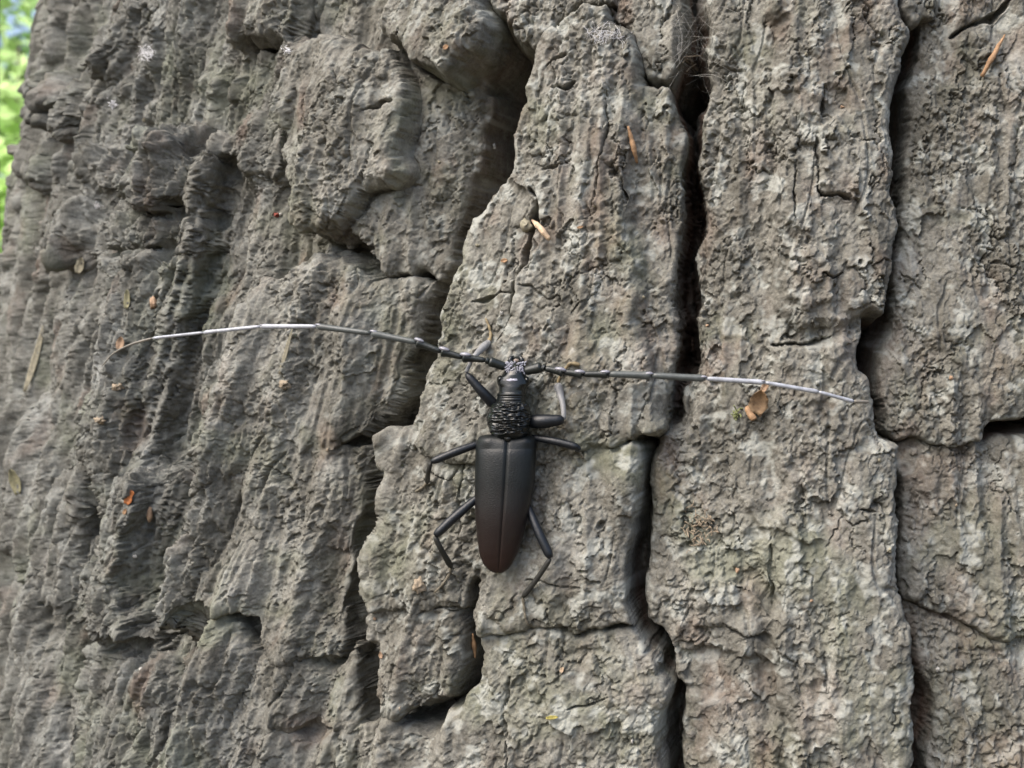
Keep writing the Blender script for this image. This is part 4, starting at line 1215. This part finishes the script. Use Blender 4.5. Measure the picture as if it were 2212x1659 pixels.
def forest_tree(x, y, hgt, r0, scale, ci, label, seed, low=False):
    r = random.Random(seed)
    e = empty('forest_tree', (x, y, 0))
    e.rotation_euler = (0, 0, r.uniform(0, 6.28))
    tag(e, label, 'tree', 'trees of the wood around the oak')
    n = 9
    pts = [(r.uniform(-1, 1) * 0.05 * hgt * k / n, r.uniform(-1, 1) * 0.05 * hgt * k / n, -0.1 + hgt * k / n) for k in range(n + 1)]
    vs, fs = tube_mesh(pts, [r0 * (1.25 if k == 0 else 1 - 0.75 * k / n) for k in range(n + 1)], 12)
    mesh_obj('trunk', vs, fs, M['wood'], e)
    zc = hgt * 0.80
    for k in range(6):
        q = pts[5 + k % 4]
        a = k * 1.05 + r.random(); L = scale * r.uniform(0.8, 1.3)
        vs, fs = tube_mesh([q, (q[0] + math.cos(a) * L * .5, q[1] + math.sin(a) * L * .5, q[2] + L * .35), (q[0] + math.cos(a) * L, q[1] + math.sin(a) * L, q[2] + L * .55)], [r0 * .35, r0 * .22, r0 * .08], 7)
        mesh_obj('limb', vs, fs, M['wood'], e)
    c = bpy.data.objects.new('crown', crowns[ci]); COL.objects.link(c)
    c.parent = e; c.location = (0, 0, zc); c.scale = (scale, scale, scale * 1.1)
    return e

def shrub(x, y, z0, s, label, seed):
    r = random.Random(seed)
    e = empty('hazel_shrub', (x, y, 0)); e.rotation_euler = (0, 0, r.uniform(0, 6.28))
    tag(e, label, 'shrub', 'leafy shrubs behind the oak')
    for k in range(5):
        a = k * 1.257 + r.random()
        vs, fs = tube_mesh([(0.05 * math.cos(a), 0.05 * math.sin(a), -0.05), (0.15 * math.cos(a), 0.15 * math.sin(a), z0 * 0.5), (0.3 * s * math.cos(a), 0.3 * s * math.sin(a), z0 + 0.3 * s)], [0.02, 0.016, 0.008], 6)
        mesh_obj('stem', vs, fs, M['wood'], e)
    for zc_, q in ((z0, 1.0), (z0 - 0.75 * s, 0.85)):
        c = bpy.data.objects.new('foliage', low_crown); COL.objects.link(c)
        c.parent = e; c.location = (0, 0, zc_); c.scale = (s * q, s * q, s * q); c.rotation_euler = (0, 0, r.uniform(0, 6))
    return e

shrub(-1.95, 4.6, 2.2, 1.2, 'sunlit hazel shrub with bright green leaves just behind the oak trunk', 1)
shrub(-3.3, 5.4, 2.0, 1.1, 'sunlit hazel shrub standing between the two slim trees', 2)
forest_tree(-2.6, 9.5, 5.2, 0.10, 1.3, 0, 'slim tree with sunlit green crown behind the hazel shrubs', 11)
forest_tree(-5.4, 8.5, 6.0, 0.13, 1.5, 1, 'taller tree with spreading green crown beyond the hazel shrubs', 12)
forest_tree(-0.6, 8.0, 6.5, 0.14, 1.6, 0, 'green-crowned tree hidden straight behind the oak', 13)

for k in range(11):
    a_ = -1.15 + k * 0.24
    d_ = 9.0 + 5.0 * ((k * 37) % 11) / 11
    t_ = forest_tree(d_ * math.sin(a_), d_ * math.cos(a_), 5.0 + (k % 4) * 0.6, 0.13, 1.5 + 0.1 * (k % 3), k % 2, 'far green tree of the wood behind the oak and the hazel shrubs', 60 + k)
    t_['group'] = 'far trees behind the oak'
# limbs and crown of the oak, high above the picture
for k in range(5):
    a_ = k * 1.257 + 0.4
    tp = (CX * MM, CY * MM, 4.4)
    vs, fs = tube_mesh([tp, (tp[0] + 0.7 * math.cos(a_), tp[1] + 0.7 * math.sin(a_), 5.1), (tp[0] + 1.7 * math.cos(a_), tp[1] + 1.7 * math.sin(a_), 5.9)], [0.13, 0.09, 0.03], 9)
    mesh_obj('limb', vs, fs, M['wood'], oak)
c = bpy.data.objects.new('crown', crowns[0]); COL.objects.link(c)
c.parent = oak; c.location = (CX * MM + 0.4, CY * MM + 1.6, 6.8); c.scale = (1.5, 1.5, 1.0)
